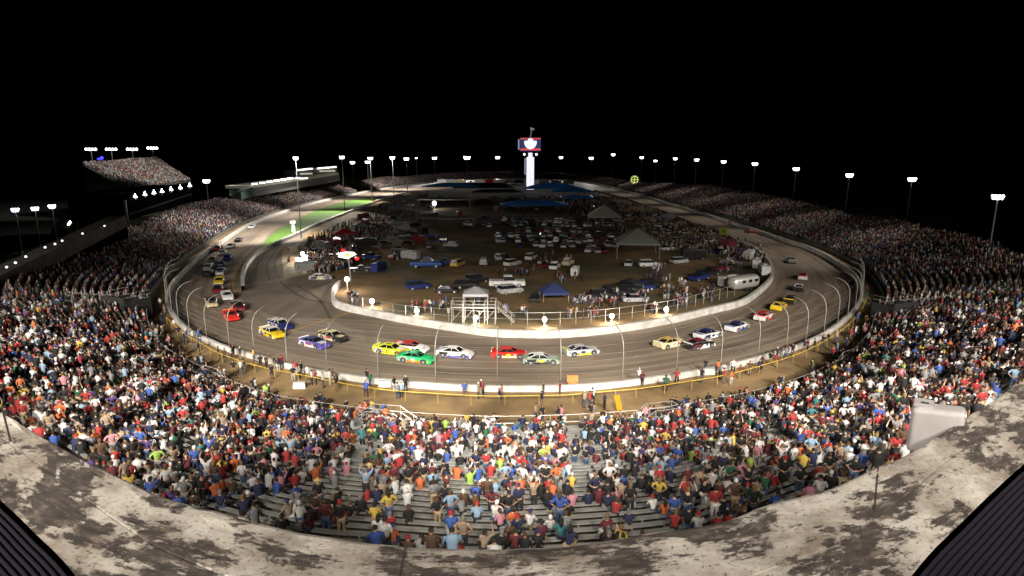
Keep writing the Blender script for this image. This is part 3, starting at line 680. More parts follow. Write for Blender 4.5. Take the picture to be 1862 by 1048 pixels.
def build_pose(kind):
    J = pose_joints(kind)
    def mk(name, segs, R_, sub=1):
        names = []; E = []
        for a, b_ in segs:
            for q in (a, b_):
                if q not in names: names.append(q)
            E.append((names.index(a), names.index(b_)))
        return skin_mesh(name, [J[q] for q in names], E, [R_[q] for q in names], sub)
    Rb = dict(pel=(.13, .11), mid=(.125, .10), che=(.14, .105), nb=(.07, .06), nk=(.05, .052), he=(.078, .092), ht=(.06, .075))
    Rs = dict(pel=(.165, .135), mid=(.15, .125), che=(.175, .13), nb=(.085, .075))
    for n in 'lr':
        Rb.update({'sh' + n: .05, 'el' + n: .038, 'wr' + n: .026, 'hd' + n: (.038, .02), 'hp' + n: .08, 'kn' + n: .055, 'an' + n: .036, 'to' + n: (.042, .03)})
        Rs.update({'sh' + n: .075, 'el' + n: .062})
    body = mk('body', [('pel', 'mid'), ('mid', 'che'), ('che', 'nb'), ('nb', 'nk'), ('nk', 'he'), ('he', 'ht')] + [s for n in 'lr' for s in (('che', 'sh' + n), ('sh' + n, 'el' + n), ('el' + n, 'wr' + n), ('wr' + n, 'hd' + n), ('pel', 'hp' + n), ('hp' + n, 'kn' + n), ('kn' + n, 'an' + n), ('an' + n, 'to' + n))], Rb)
    # fingers, nose and ears are added to the same body mesh
    bm = bmesh.new(); bm.from_mesh(body); bm2 = MB()
    for n, s in (('l', -1), ('r', 1)):
        h = Vector(J['hd' + n]); d = (h - Vector(J['wr' + n])).normalized(); sd = d.cross(Vector((0, 1, .3))).normalized(); dn = d.cross(sd)
        for k, (o_, L_) in enumerate(((-.027, .058), (-.009, .070), (.009, .066), (.026, .050))):
            a = h + sd * o_ + d * .01; mid_ = a + d * L_ * .55 + dn * .006; bm2.tube([a, mid_, mid_ + d * L_ * .35 + dn * .02], [.0095, .0085, .006], 4)
        a = h - d * .05 + sd * s * .03; bm2.tube([a, a + sd * s * .025 + d * .03, a + sd * s * .03 + d * .055], [.011, .010, .007], 4)
        e = Vector(J['he']) + Vector((s * .08, -.005, .005)); bm2.box(e, (.014, .03, .05))
    e = Vector(J['he']) + Vector((0, .095, -.005)); bm2.box(e, (.026, .035, .045), taper=.6)
    tmp = bm2.mesh('t'); bm.from_mesh(tmp); bm.to_mesh(body); bm.free(); body.polygons.foreach_set('use_smooth', [True] * len(body.polygons))
    shirt = mk('shirt', [('pel', 'mid'), ('mid', 'che'), ('che', 'nb')] + [s for n in 'lr' for s in (('che', 'sh' + n), ('sh' + n, 'el' + n))], Rs)
    Rp = dict(pel=(.155, .13))
    for n in 'lr': Rp.update({'hp' + n: .105, 'kn' + n: .078, 'an' + n: .055})
    trousers = mk('trousers', [('pel', 'hp' + n) for n in 'lr'] + [('hp' + n, 'kn' + n) for n in 'lr'] + [('kn' + n, 'an' + n) for n in 'lr'], Rp)
    def cap(kind_):
        mb = MB(); c = Vector(J['he']) + Vector((0, -.012, .045)); r = .098; V = []; Fc = []; n, m_ = 14, 7
        for i in range(m_):
            th = math.pi * .5 * i / (m_ - 1) * (1.08 if kind_ == 'cap' else 1.25)
            for k in range(n):
                ph = 2 * math.pi * k / n; back = max(0, -math.sin(ph)); low = (1 + (.65 * back if kind_ != 'cap' else .15 * back))
                V.append((c[0] + r * .92 * math.sin(min(th, 1.62)) * math.cos(ph), c[1] + r * 1.08 * math.sin(min(th, 1.62)) * math.sin(ph), c[2] + r * math.cos(th * low) - (.05 * back * (i / (m_ - 1)) ** 2 * (2.2 if kind_ == 'long' else .5))))
        for i in range(m_ - 1):
            for k in range(n): Fc.append((i * n + k, (i + 1) * n + k, (i + 1) * n + (k + 1) % n, i * n + (k + 1) % n))
        mb.add(V, Fc)
        if kind_ == 'cap': mb.box((c[0], c[1] + .13, c[2] + .005), (.13, .10, .012))
        if kind_ == 'long': mb.tube([c + Vector((0, -.05, .02)), c + Vector((0, -.09, -.10)), c + Vector((0, -.10, -.24))], [.085, .085, .05], 8)
        if kind_ == 'hat': mb.tube([c + Vector((0, 0, -.005)), c + Vector((0, 0, .008))], [.19, .185], 18)
        me = mb.mesh(kind_, None, True); me.materials.append(None); return me
    return dict(body=body, shirt=shirt, trousers=trousers, cap=cap('cap'), hair=cap('short'), long_hair=cap('long'), straw_hat=cap('hat'))
POSES = {k: build_pose(k) for k in ('sit', 'sit_lean', 'sit_arm', 'sit_turn', 'stand', 'stand_arms', 'stand_hips')}
PMAT = {}
def pm(kind, name, col):
    k = kind + '_' + name.replace(' ', '_')
    return mat(k, col, .85 if kind != 'skin' else .6, noise=.35 if kind in ('shirt', 'trousers') else .12, nscale=7, bump=.25 if kind in ('shirt', 'trousers') else 0)
def part_obj(name, me, m, parent):
    o = bpy.data.objects.new(name, me); COL.objects.link(o); o.parent = parent
    o.material_slots[0].link = 'OBJECT'; o.material_slots[0].material = m; return o
ORD = ['', 'first', 'second', 'third', 'fourth', 'fifth', 'sixth', 'seventh', 'eighth', 'ninth', 'tenth', 'eleventh', 'twelfth', 'thirteenth', 'fourteenth', 'fifteenth', 'sixteenth', 'seventeenth', 'eighteenth', 'nineteenth', 'twentieth', 'twenty-first', 'twenty-second', 'twenty-third', 'twenty-fourth', 'twenty-fifth', 'twenty-sixth']
byrow = {}
for i in IND: byrow.setdefault(PEOPLE[i][8], []).append(i)
rows_sorted = sorted([r_ for r_ in byrow if r_ >= 0], reverse=True)
used = {}
hcn = {'cap': ['white', 'black', 'red', 'dark blue'], 'hair': list(HAIRC), 'long_hair': ['dark', 'brown', 'blond']}
CAPC = {'white': (.7, .7, .7), 'black': (.02, .02, .02), 'red': (.4, .02, .02), 'dark blue': (.02, .03, .12)}
posn = {'sit': 'seated', 'sit_lean': 'hunched', 'sit_arm': 'waving', 'sit_turn': 'twisted', 'stand': 'standing', 'stand_arms': 'cheering', 'stand_hips': 'akimbo'}
wantc = {}
LAB = []
for i in IND:
    p = PEOPLE[i]; rr = p[8]
    kind = {'sit': rng.choice(['sit', 'sit', 'sit_turn']), 'lean': 'sit_lean', 'sitarm': 'sit_arm', 'stand': rng.choice(['stand', 'stand_hips']), 'up': 'stand_arms'}[p[5]]
    hk = rng.choice(['cap', 'hair', 'hair', 'long_hair', 'straw_hat'], p=[.34, .30, .20, .145, .015]); hk = str(hk)
    hc = str(rng.choice(hcn[hk])) if hk in hcn else ''
    row = byrow.get(rr, [i]); row = sorted(row, key=lambda j: pp[j, 0]); q = row.index(i)
    LAB.append((i, str(kind), hk, hc, row, q))
for i, kind, hk, hc, row, q in LAB:
    p = PEOPLE[i]; P_ = POSES[kind]
    root = empty('person', (p[0], p[1], p[2]), p[3] - math.pi / 2); p[4] *= .92; root.scale = (p[4] * rng.uniform(.96, 1.12), p[4], p[4])
    root.rotation_euler = (rng.normal(0, .02), rng.normal(0, .03), p[3] - math.pi / 2)
    sk = SKIN[rng.choice(5)]; skn = str(SKIN.index(sk))
    body = part_obj('body', P_['body'], pm('skin', 'tone' + 'abcde'[int(skn)], sk), root)
    part_obj('shirt', P_['shirt'], pm('shirt', p[7], p[6]), root)
    pt = PANTS[rng.choice(5, p=[.38, .28, .18, .06, .10])]
    part_obj('trousers', P_['trousers'], pm('trousers', pt[0], pt[1]), root)
    if hk == 'cap': part_obj('cap', P_['cap'], pm('cap', hc, CAPC[hc]), root)
    elif hk == 'straw_hat': part_obj('hat', P_['straw_hat'], pm('hat', 'straw', (.55, .42, .14)), root)
    else: part_obj('hair', P_[hk], pm('hair', hc, HAIRC[hc]), root)
    head = {'cap': hc + ' cap', 'hair': 'short ' + hc + ' hair', 'long_hair': 'long ' + hc + ' hair', 'straw_hat': 'straw hat'}[hk]
    if p[8] >= 0:
        rn = rows_sorted.index(p[8]) + 1
        lft = PEOPLE[row[q - 1]][7] if q > 0 else None; rgt = PEOPLE[row[q + 1]][7] if q < len(row) - 1 else None
        place = ('between %s and %s' % (lft, rgt)) if lft and rgt else ('right end beside ' + lft if lft else ('left end beside ' + rgt if rgt else 'alone'))
        rown = (ORD[rn] if rn < len(ORD) else 'far') + ' row up'
    else: rown = 'walkway'; place = 'by the front fence'
    lab = '%s person, %s shirt, %s, %s, %s' % (posn[kind], p[7], head, rown, place)
    if lab in used: lab = '%s person, %s shirt, %s, %s, nearer %s edge' % (posn[kind], p[7], head, rown, 'left' if pp[i, 0] < 931 else 'right')
    while lab in used: lab = lab.replace(' shirt', ' top') if ' shirt' in lab else lab.replace('nearer', 'close to')+ ' '; 
    used[lab] = 1
    tag(root, lab, 'person', 'spectators on the nearest benches')
#@@NEXT
# ------------------------------------------------------------------ catch fence, rails, stairs
def u_at_px(px_, z=1.1, lo=14., hi=41.):
    us = np.arange(lo, hi, .02); q = proj(np.array([[*O_at(u, .35), z] for u in us]))
    return us[np.argmin(np.abs(q[:, 0] - px_) + np.where(q[:, 1] < 560, 500, 0))]
fence = empty('catch_fence', (0, 0, 0), 0, 'tall wire catch fence with curved steel posts on the outer wall along the front stretch', 'fence')
pus = [u_at_px(x) for x in (415, 460, 520, 593, 687, 792, 905, 1020, 1133, 1231, 1313, 1381, 1432, 1468, 1500)]
def u_step(u, dist):
    i = int(round(u * SUB)) % NU; return float(np.interp(ARC[i] + dist, ARC, UIDX))
u = pus[0]
for _ in range(7): u = u_step(u, -5.6); pus.insert(0, u)
u = pus[-1]
for _ in range(7): u = u_step(u, 5.6); pus.append(u)
def fence_prof(u):
    o = O_at(u, .22); n_ = O_at(u, 1.0) - O_at(u, 0.0); n_ /= np.linalg.norm(n_); out = []
    for z, d in ((1.1, 0), (2.6, 0), (4.0, 0), (4.8, -.12), (5.4, -.42), (5.85, -.9), (6.1, -1.5), (6.2, -2.1)): out.append((o[0] + n_[0] * d, o[1] + n_[1] * d, z))
    return out
FP = mat('fence_post_steel', (.34, .32, .29), .5, .3)
for u in pus: mb = MB(); mb.tube(fence_prof(u), [.046] * 4 + [.042] * 2 + [.036] * 2, 6); mb.build('post', FP, fence, True)
us = np.arange(pus[0], pus[-1] + .01, .06); PR = np.array([fence_prof(u) for u in us])
for k, zz in enumerate((1.6, 2.2, 2.8, 3.4, 4.0, 4.8, 5.6)):
    pts = [(np.interp(zz, PR[i, :, 2], PR[i, :, 0]), np.interp(zz, PR[i, :, 2], PR[i, :, 1]), zz) for i in range(len(us))]
    mb = MB(); mb.tube(pts, .010, 3); mb.build('cable', STEELD, fence)
YR_PX = [(303, 578), (332, 605), (353, 617), (387, 637), (424, 652), (490, 671), (560, 684), (617, 696), (700, 709), (784, 715), (874, 720), (940, 720), (1034, 718), (1100, 712), (1160, 707), (1243, 695), (1319, 682), (1408, 658), (1460, 640), (1500, 620), (1535, 597), (1562, 570), (1577, 540)]
yr = resample(catmull([P(x, y, 1.4)[:2] for x, y in YR_PX], 8), step=1.0)
yrail = empty('yellow_guard_rail', (0, 0, 0), 0, 'long thin yellow rail along the tan walkway behind the outer wall', 'guard rail')
mb = MB(); mb.tube([(*p, 1.4) for p in yr], .034, 6); mb.build('rail', YEL, yrail)
mb = MB()
for p in yr[::3]: mb.cyl((*p, .5), (*p, 1.4), .03, 6)
mb.build('posts', mat('yellow_post', (.45, .30, .05), .6), yrail)
srail = empty('front_railing', (0, 0, 0), 0, 'grey steel pipe railing along the front row of the near grandstand', 'railing')
ids = urange(16.2, 36.6) % NU; C = S0C[ids] - NRM[ids] * .1
gaps = [25.6, 28.9, 22.0, 32.8]
for zz in (1.15, 1.75, 2.35):
    mb = MB(); mb.tube([(*p, zz) for p in C], .03, 5); mb.build('rail', STEEL, srail)
mb = MB(); Cp = resample(C, step=2.3)
for p in Cp: mb.cyl((*p, .5), (*p, 2.38), .028, 5)
mb.build('posts', STEEL, srail)
def stairs(u, label, w=2.2):
    a = O_at(u, 1.0) - O_at(u, 0.); n_ = a / np.linalg.norm(a); i = int(u * SUB) % NU; b0 = S0C[i]; tn_ = np.array([n_[1], -n_[0]])
    ang = math.atan2(tn_[1], tn_[0]); st = empty('entry_stairs', (b0[0], b0[1], .5), ang, label, 'stairs', 'entry stairs along the front walkway')
    mb = MB()
    mb.box((0, .9, .72), (w, 1.6, 1.42)); mb.build('platform', mat('stair_block', (.50, .46, .40), .8), st)
    mb = MB()
    for s in (-1, 1):
        for k in range(7): mb.box((s * (w / 2 + .15 + k * .30), .9, 1.42 - k * .2 - .1), (.28, 1.4, .05))
    mb.build('treads', STEEL, st)
    for s in (-1, 1):
        mb = MB()
        for yy in (.15, 1.65):
            for dz in (.5, 1.0): mb.tube([(0, yy, 1.42 + dz), (s * w / 2, yy, 1.42 + dz), (s * (w / 2 + 2.2), yy, dz)], .028, 5)
            for xx, z0 in ((w / 2, 1.42), (w / 2 + 1.1, .7), (w / 2 + 2.2, 0)): mb.cyl((s * xx, yy, z0), (s * xx, yy, z0 + 1.0), .028, 5)
        mb.build('handrail', STEEL, st)
for u, l in ((25.9, 'steel entry stairs and landing left of centre at the front railing'), (22.1, 'steel entry stairs with white landing by the left part of the near railing'), (28.9, 'steel entry stairs right of centre beside the yellow banner'), (32.7, 'steel entry stairs at the right part of the near railing'), (18.6, 'steel entry stairs at the far left of the near railing')): stairs(u, l)
# access stair towers in the dark gaps between the stands
for uu_, l in ((15.4, 'white steel access stairway in the dark gap left of the near grandstand'), (37.2, 'white steel access stairway in the dark gap right of the near grandstand')):
    a = stand_pt(np.array([uu_]), np.array([.0]))[0]; b_ = stand_pt(np.array([uu_]), np.array([.27]))[0]
    st = empty('access_stairway', a, math.atan2(b_[1] - a[1], b_[0] - a[0]), l, 'stairway'); Ls = np.linalg.norm((b_ - a)[:2]); hz = b_[2] - a[2]
    mb = MB()
    for k in range(40): mb.box((Ls * k / 40, 0, hz * k / 40 + .2), (Ls / 48, 1.6, .06))
    mb.build('treads', mat('pale_tread', (.55, .55, .55), .6), st)
    for s in (-1, 1):
        mb = MB()
        for dz in (.5, 1.1): mb.tube([(0, s * .85, dz), (Ls, s * .85, hz + dz)], .03, 5)
        for k in range(10): mb.cyl((Ls * k / 9, s * .85, hz * k / 9), (Ls * k / 9, s * .85, hz * k / 9 + 1.6), .04, 5)
        mb.build('handrail', mat('white_steel', (.62, .62, .60), .5), st)
for uu_, l in ((15.75, 'dark walled opening at the foot of the left grandstand beside the access stairway'), (36.75, 'dark walled opening at the foot of the right grandstand beside the access stairway')):
    a = stand_pt(np.array([uu_ - .25]), np.array([.02]))[0]; b_ = stand_pt(np.array([uu_ + .25]), np.array([.02]))[0]; c_ = stand_pt(np.array([uu_]), np.array([.13]))[0]
    mid_ = (a + b_) / 2; h_ = math.atan2(c_[1] - mid_[1], c_[0] - mid_[0]); L_ = np.linalg.norm((c_ - mid_)[:2])
    po = empty('stand_portal', (mid_[0], mid_[1], 0), h_, l, 'portal')
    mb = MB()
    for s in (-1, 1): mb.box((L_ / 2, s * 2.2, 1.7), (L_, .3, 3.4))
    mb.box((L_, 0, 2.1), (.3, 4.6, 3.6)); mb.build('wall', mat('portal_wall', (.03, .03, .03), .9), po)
    mb = MB(); mb.box((L_ * .5, 0, 2.9), (L_ * .9, 4.0, .15)); mb.build('roof', mat('portal_black', (.008, .008, .008), .9), po)  # near-black slab paints in the darkness of the opening
    mb = MB()
    for s in (-1, 1):
        for z in (3.9, 4.4): mb.cyl((0, s * 2.2, z), (L_, s * 2.2, z), .03, 5)
    mb.build('railing', STEEL, po)
# dividing rail high in the right stand
rr = empty('divider_rail', (0, 0, 0), 0, 'pale steel rail running up between two blocks of the right grandstand', 'railing')
i = int(39.2 * SUB)
mb = MB(); pts = [stand_pt(np.array([41.0 - f * 2.4]), np.array([f * .49]))[0] + [0, 0, 1.5] for f in np.linspace(0.02, 1, 14)]
mb.tube(pts, .07, 5); mb.build('rail', STEEL, rr)
mb = MB()
for p in pts: mb.cyl(p - [0, 0, 1.5], p, .04, 5)
mb.build('posts', STEEL, rr)
# board by the walkway
def simple(name, mb, m, loc, rz, label, cat, group=None):
    o = mb.build(name, m); o.location = loc; o.rotation_euler = (0, 0, rz); return tag(o, label, cat, group)
p = P(1128, 750, 1.6); bn = empty('yellow_banner', p, 0, 'tall yellow banner board leaning over the front railing right of centre', 'banner')
mb = MB(); mb.box((0, 0, 1.0), (.46, .04, 1.7)); q = mb.build('board', mat('banner_yellow', (.50, .25, .012), .6), bn); q.rotation_euler = (.25, -.30, .15)
mb = MB(); mb.cyl((0, .05, -1.2), (-.45, .12, 1.9), .025, 6); mb.build('pole', STEELD, bn)
# concrete blocks / signs on the walkway
for x, y, l in ((700, 703, 'white barrier block on the walkway by the two dark-clothed stewards'), (728, 707, 'white barrier block right of the stewards on the walkway'), (1289, 681, 'white barrier block on the walkway behind the right fence'), (545, 706, 'white landing block at the left front railing')):
    p = P(x, y, .55); mb = MB(); mb.box((0, 0, .35), (1.2, .4, .62), taper=.9); simple('barrier_block', mb, WHITE_WALL, (p[0], p[1], .5), .1, l, 'barrier block')
p = P(1041, 695, .6); mb = MB(); mb.box((0, 0, .45), (1.1, .06, .7)); mb.box((0, 0, .05), (.9, .3, .1)); simple('orange_sign', mb, mat('orange_sign_paint', (.75, .22, .06), .6), (p[0], p[1], .5), 0, 'orange sign board leaning by the outer wall near the centre post', 'sign')

# ------------------------------------------------------------------ light poles
def light_pole(x, y, ztop, zbase, w, label, face=None, m=LAMP, group='floodlight poles round the oval', rows=2, arms=True, beam=None):
    r_ = empty('floodlight_pole', (x, y, zbase), math.atan2(y, x) - math.pi / 2 if face is None else face, label, 'floodlight', group)
    h = ztop - zbase; pr = max(.14, math.hypot(x, y) * .0005)
    mb = MB(); mb.tube([(0, 0, 0), (0, 0, h * .5), (0, 0, h)], [pr * 1.3, pr * 1.05, pr * .8], 7); mb.build('pole', POLE, r_)
    mb = MB(); rh = max(.35, w * .22)
    for k in range(rows): mb.box((0, -.1, h - .2 - k * rh * 1.05), (w, .12, .12))
    mb.build('crossbar', POLE, r_)
    n = 4 if w > 2 else 3
    mb = MB(); mbh = MB()
    for k in range(rows):
        ww = w * (1 if k == 0 else .8)
        for j in range(n):
            xx = -ww / 2 + ww * (j + .5) / n; zc = h - .15 - k * rh * 1.05
            mb.cyl((xx, -.42, zc - .05), (xx, -.30, zc), ww / n * .46, 10)
            mbh.tube([(xx, -.30, zc), (xx, -.02, zc + .05)], [ww / n * .44, ww / n * .2], 8)
    mb.build('lamp', m, r_); mbh.build('lamp_housing', STEELD, r_)
    if beam and len(beam) == 4:
        tgt, kw, ang, dy = beam
        for k_ in (-1, 0, 1): spot((x - .6, y + k_ * .5, ztop - .3), (tgt[0], tgt[1] + k_ * dy, 0), kw / 2.2, ang, (1, .94, .86), blend=.9)
    elif beam:
        tgt, kw, ang = beam; spot((x + (tgt[0] - x) * .015, y + (tgt[1] - y) * .015, ztop - .3), tgt, kw, ang, (1, .94, .86))
    return r_
FLP = [(538, 286, 548, 433, (-73, 178, 0), 60), (620, 285, 627, 382, (-82, 240, 0), 80), (673, 287, 677, 366, (-86, 320, 0), 90), (712, 286, 716, 353, (-86, 400, 0), 90), (739, 288, 741, 347, (-80, 470, 0), 90)]
nm = ['nearest of the tall light poles on the pit wall, beside the green grass', 'second tall light pole along the pit wall, at the middle of the grass', 'third tall light pole along the pit wall', 'fourth tall light pole along the pit wall, near the far turn', 'fifth and farthest tall light pole along the pit wall']
for (x, y, bx_, by_, tg, kw), l in zip(FLP, nm):
    b_ = P(bx_, by_, 0); top = at_y(x, y, b_[1]); light_pole(b_[0], b_[1], top[2], 0, 5 / 1110 * b_[1] * 1.7 if False else max(1.3, 9 * b_[1] / 1110), l, beam=(tg, kw * 1.7, 100))
ORDN = ['nearest', 'second', 'third', 'fourth', 'fifth', 'sixth', 'seventh', 'eighth', 'ninth', 'tenth', 'eleventh', 'twelfth', 'thirteenth']
RL = [(1815, 355, 120, 18), (1659, 324, 165, 14), (1545, 317, 205, 13), (1448, 306, 250, 12), (1373, 297, 290, 11), (1316, 293, 335, 10), (1267, 290, 385, 9), (1228, 288, 435, 8), (1192, 292, 490, 7), (1167, 286, 545, 8), (1115, 281, 680, 8), (1075, 287, 755, 9), (1020, 286, 765, 8)]
for k, (x, y, Y, wpx) in enumerate(RL):
    p = at_y(x, y, Y); d_ = math.hypot(p[0], p[1])
    tx = 60 if k < 10 else 20
    light_pole(p[0], p[1], p[2], 0, wpx * .85 * d_ / 1110, ORDN[k] + ' floodlight pole counted from the right edge of the dark sky', beam=((p[0] - 36, Y + 4, 0), [14, 14, 16, 16, 17, 18, 19, 20, 22, 24][k], 30, [22, 20, 17, 16, 16, 17, 18, 20, 22, 30][k]) if k < 10 else ((p[0] * .9, 668, 0), 140, 44))
for k, (x, y, Y, wpx) in enumerate([(905, 286, 770, 8), (849, 286, 760, 12), (790, 287, 740, 8), (757, 287, 700, 4), (641, 295, 470, 8), (668, 294, 540, 8), (375, 328, 262, 11)]):
    p = at_y(x, y, Y); light_pole(p[0], p[1], p[2], 0, wpx * math.hypot(p[0], p[1]) / 1110, ['small floodlight just left of the scoring tower above the far turn', 'wide bright floodlight left of the tower above the far turn', 'floodlight above the left side of the far turn', 'faint tiny floodlight above the far left stand', 'low wide floodlight between the first two pit poles', 'low floodlight just beside the third pit pole', 'square bright floodlight standing alone between the tower stand and the press boxes'][k], beam=((p[0] * .62 if k > 3 else p[0] * .95, Y - 60 if k < 4 else Y, 0), [150, 150, 130, 80, 50, 50, 40][k], 46 if k < 4 else 60))
for k, (x, y, Y) in enumerate([(277, 269, 318), (240, 271, 300), (202, 271, 285), (165, 271, 270)]):
    p = at_y(x, y, Y); light_pole(p[0], p[1], p[2], 4, 15 * math.hypot(p[0], p[1]) / 1110, ['rightmost', 'second from right', 'second from left', 'leftmost'][k] + ' of the four floodlights above the distant tower stand', rows=1, beam=((p[0] + 45, Y - 20, 8), 14, 60) if k in (0, 2) else None)
for k, (x, y, Y) in enumerate([(134, 364, 150), (94, 373, 140), (63, 377, 132), (27, 379, 125)]):
    p = at_y(x, y, Y); light_pole(p[0], p[1], p[2], 0, 9.5 * math.hypot(p[0], p[1]) / 1110, ['rightmost', 'second from right', 'second from left', 'leftmost'][k] + ' of the four bluish lamps low at the left edge', m=LAMPB, beam=((-70, 110 - k * 8, 4), 9, 75))
# spots without visible lamps, added to light the side stands and straights
spot((-104, 50, 36), (-68, 82, 3), 42, 50, blend=.9); spot((104, 50, 36), (74, 84, 3), 34, 50, blend=.9)
spot((-120, 45, 32), (-66, 100, 2), 70, 52); spot((-75, 15, 34), (-48, 60, 3), 34, 50)
spot((125, 60, 32), (72, 118, 2), 60, 50); spot((80, 15, 34), (50, 60, 3), 30, 50)
for x_, tx_, y_, k_ in ((-104, -80, 150, 44), (-108, -88, 195, 42), (-112, -94, 240, 42), (-114, -97, 290, 44), (-116, -98, 345, 46), (-116, -97, 405, 48), (-114, -92, 470, 50), (100, 72, 140, 40), (104, 76, 180, 38), (106, 78, 225, 38), (107, 79, 275, 40), (108, 80, 330, 42), (108, 80, 390, 46), (108, 80, 460, 50)): spot((x_, y_, 35), (tx_, y_, 0), k_, 54, blend=.8)
for a_, b_ in (((-63, 184, 24), (77, 215, .8)), ((-68, 250, 24), (78, 300, .8)), ((-63, 184, 24), (72, 152, .8)), ((-71, 320, 24), (78, 390, .8))): spot(a_, b_, 46, 15, blend=.9)  # extra beams added from near the pit poles to brighten the right wall

# ------------------------------------------------------------------ buildings on the left
def block(name, L_, Rr_, depth, m, parent=None):
    """front face between two traced vertical edges: (px, top y, bottom y, distance)"""
    a0, a1 = at_y(L_[0], L_[2], L_[3]), at_y(L_[0], L_[1], L_[3]); b0, b1 = at_y(Rr_[0], Rr_[2], Rr_[3]), at_y(Rr_[0], Rr_[1], Rr_[3])
    a0[0] = a1[0] = at_y(L_[0], 370, L_[3])[0]; b0[0] = b1[0] = at_y(Rr_[0], 370, Rr_[3])[0]; d = (b0 - a0)[:2]; n_ = np.array([-d[1], d[0]]); n_ /= np.linalg.norm(n_)
    if np.dot(n_, a0[:2]) < 0: n_ = -n_
    n3 = np.array([*n_, 0]) * depth
    V = [a0, b0, b1, a1, a0 + n3, b0 + n3, b1 + n3, a1 + n3]; mb = MB(); mb.add(V, [(0, 1, 2, 3), (5, 4, 7, 6), (3, 2, 6, 7), (1, 0, 4, 5), (0, 3, 7, 4), (1, 5, 6, 2)])
    return mb.build(name, m, parent)
def on_face(px_, py_, L_, R_, off=.4):
    """a point on the vertical plane through two traced columns (px, distance), a little in front of it"""
    a = at_y(L_[0], 370, L_[1])[:2]; b_ = at_y(R_[0], 370, R_[1])[:2]; r_ = ray(px_, py_)[:2]; d_ = b_ - a
    t_ = (a[0] * d_[1] - a[1] * d_[0]) / (r_[0] * d_[1] - r_[1] * d_[0]); y = r_[1] * t_ * (1 - .012 * off / .4)
    return at_y(px_, py_, y)
GREYW = mat('press_box_grey', (.14, .15, .14), .7); GREYD = mat('press_box_dark', (.02, .022, .02), .5)
LITW = mat('lit_window', (.8, .8, .8), .5, emit=(1, .98, .94), es=2.6); LITW2 = mat('lit_strip', (.6, .6, .5), .5, emit=(1, .97, .82), es=.35)
pb = empty('press_box', (0, 0, 0), 0, 'long two-level press box with a row of lit windows above the left grandstand', 'press box')
block('lower_fascia', (462, 353, 358, 262), (621, 325, 329, 420), 10, GREYW, pb)
block('window_band', (458, 343, 353, 263), (620, 318, 325, 421), 9, GREYD, pb)
block('upper_fascia', (456, 338, 343, 262), (619, 313.5, 318, 420), 10, mat('press_box_glow', (.30, .30, .24), .7, emit=(1, .95, .75), es=.04), pb)  # weak emission puts brightness into the upper fascia, which is no lamp
block('upper_storey', (547, 310, 322, 330), (617, 302, 313, 421), 8, GREYD, pb)
block('end_wall', (440, 350, 362, 250), (462, 340, 358, 262), 3, mat('green_grey_wall', (.10, .16, .13), .8), pb)
def lit(px0, px1, y0, y1, yt, name='lit_window', m=LITW, parent=pb, d=.5):
    a, b_ = on_face(px0, y0, (456, 262), (619, 420), .8)[1], on_face(px1, y0, (456, 262), (619, 420), .8)[1]
    block(name, (px0, y0, y1, a), (px1, y0 - .6, y1 - .6, b_), d, m, parent)
for k, x in enumerate((467, 481, 494, 507, 519.5, 532)): lit(x - 4.5, x + 4.5, 333.5 - k * 2.0, 336.5 - k * 2.0, 262 + k * 12)
for k, x in enumerate((549, 559, 568.5, 587, 599, 611)): lit(x - 4.5, x + 4.5, 308.5 - k * 1.05, 311 - k * 1.05, 326 + k * 16)
lit(551, 572, 315, 318, 329, 'lit_strip', LITW2); lit(586, 613, 310, 313.2, 362, 'lit_strip', LITW2)
lit(541, 550, 323.5, 325.5, 325, 'lit_strip', LITW); lit(550, 563, 324, 326, 328, 'lit_strip', LITW)
su = empty('suite_building', (0, 0, 0), 0, 'dark suite building with lit lamps along its roof below the distant tower stand', 'building')
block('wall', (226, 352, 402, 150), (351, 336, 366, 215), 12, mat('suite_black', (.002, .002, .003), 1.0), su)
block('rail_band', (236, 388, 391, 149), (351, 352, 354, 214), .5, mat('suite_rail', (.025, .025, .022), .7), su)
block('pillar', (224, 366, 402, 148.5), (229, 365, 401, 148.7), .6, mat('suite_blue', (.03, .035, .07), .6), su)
for k, (x, y) in enumerate([(246, 357.5), (263.5, 353.5), (280, 350.5), (294.5, 348), (311, 344.5), (328, 341.5), (345, 337.5)]):
    p = on_face(x, y, (226, 150), (351, 215)); r_ = empty('roof_lamp', p, 0, ORDN[k].replace('nearest', 'first') + ' cone-shaped lamp from the left along the suite building roof', 'lamp', 'roof lamps on the suite building')
    s_ = math.hypot(p[0], p[1]) / 1110; mb = MB(); mb.tube([(0, 0, -1.6 * s_), (0, 0, 2.2 * s_)], [2.8 * s_, .8 * s_], 8); mb.build('shade', LAMP, r_); mb = MB(); mb.cyl((0, 0, 2.2 * s_), (0, 0, 4.2 * s_), .5 * s_, 6); mb.build('stem', LAMP, r_)
    mb = MB(); mb.cyl((0, 0, -1.6 * s_), (0, 0, -5 * s_), .3 * s_, 5); mb.build('bracket', POLE, r_)
LP = [(124, 409), (131, 400), (139, 390), (147, 380), (156, 370), (165, 362), (178, 357), (195, 355), (203, 350), (219, 349), (221, 352)]
for k, (x, y) in enumerate(LP[:-1]):
    p = at_y(x, y, 150 + k * 2); s_ = math.hypot(p[0], p[1]) / 1110; x2, y2 = LP[k + 1]; q = at_y(x2, y2, 152 + k * 2); mb = MB(); a, b_ = p, p + (q - p) * .7
    mb.tube([tuple(a - p), tuple(b_ - p)], 1.3 * s_, 6); o = mb.build('strip_lamp', LAMP); o.location = p
    tag(o, ORDN[k].replace('nearest', 'lowest') + ' white strip lamp along the lit ramp left of the suite building', 'lamp', 'strip lamps along the ramp')
rp = empty('lit_ramp', (0, 0, 0), 0, 'dark enclosed ramp under the line of strip lamps at the left', 'ramp')
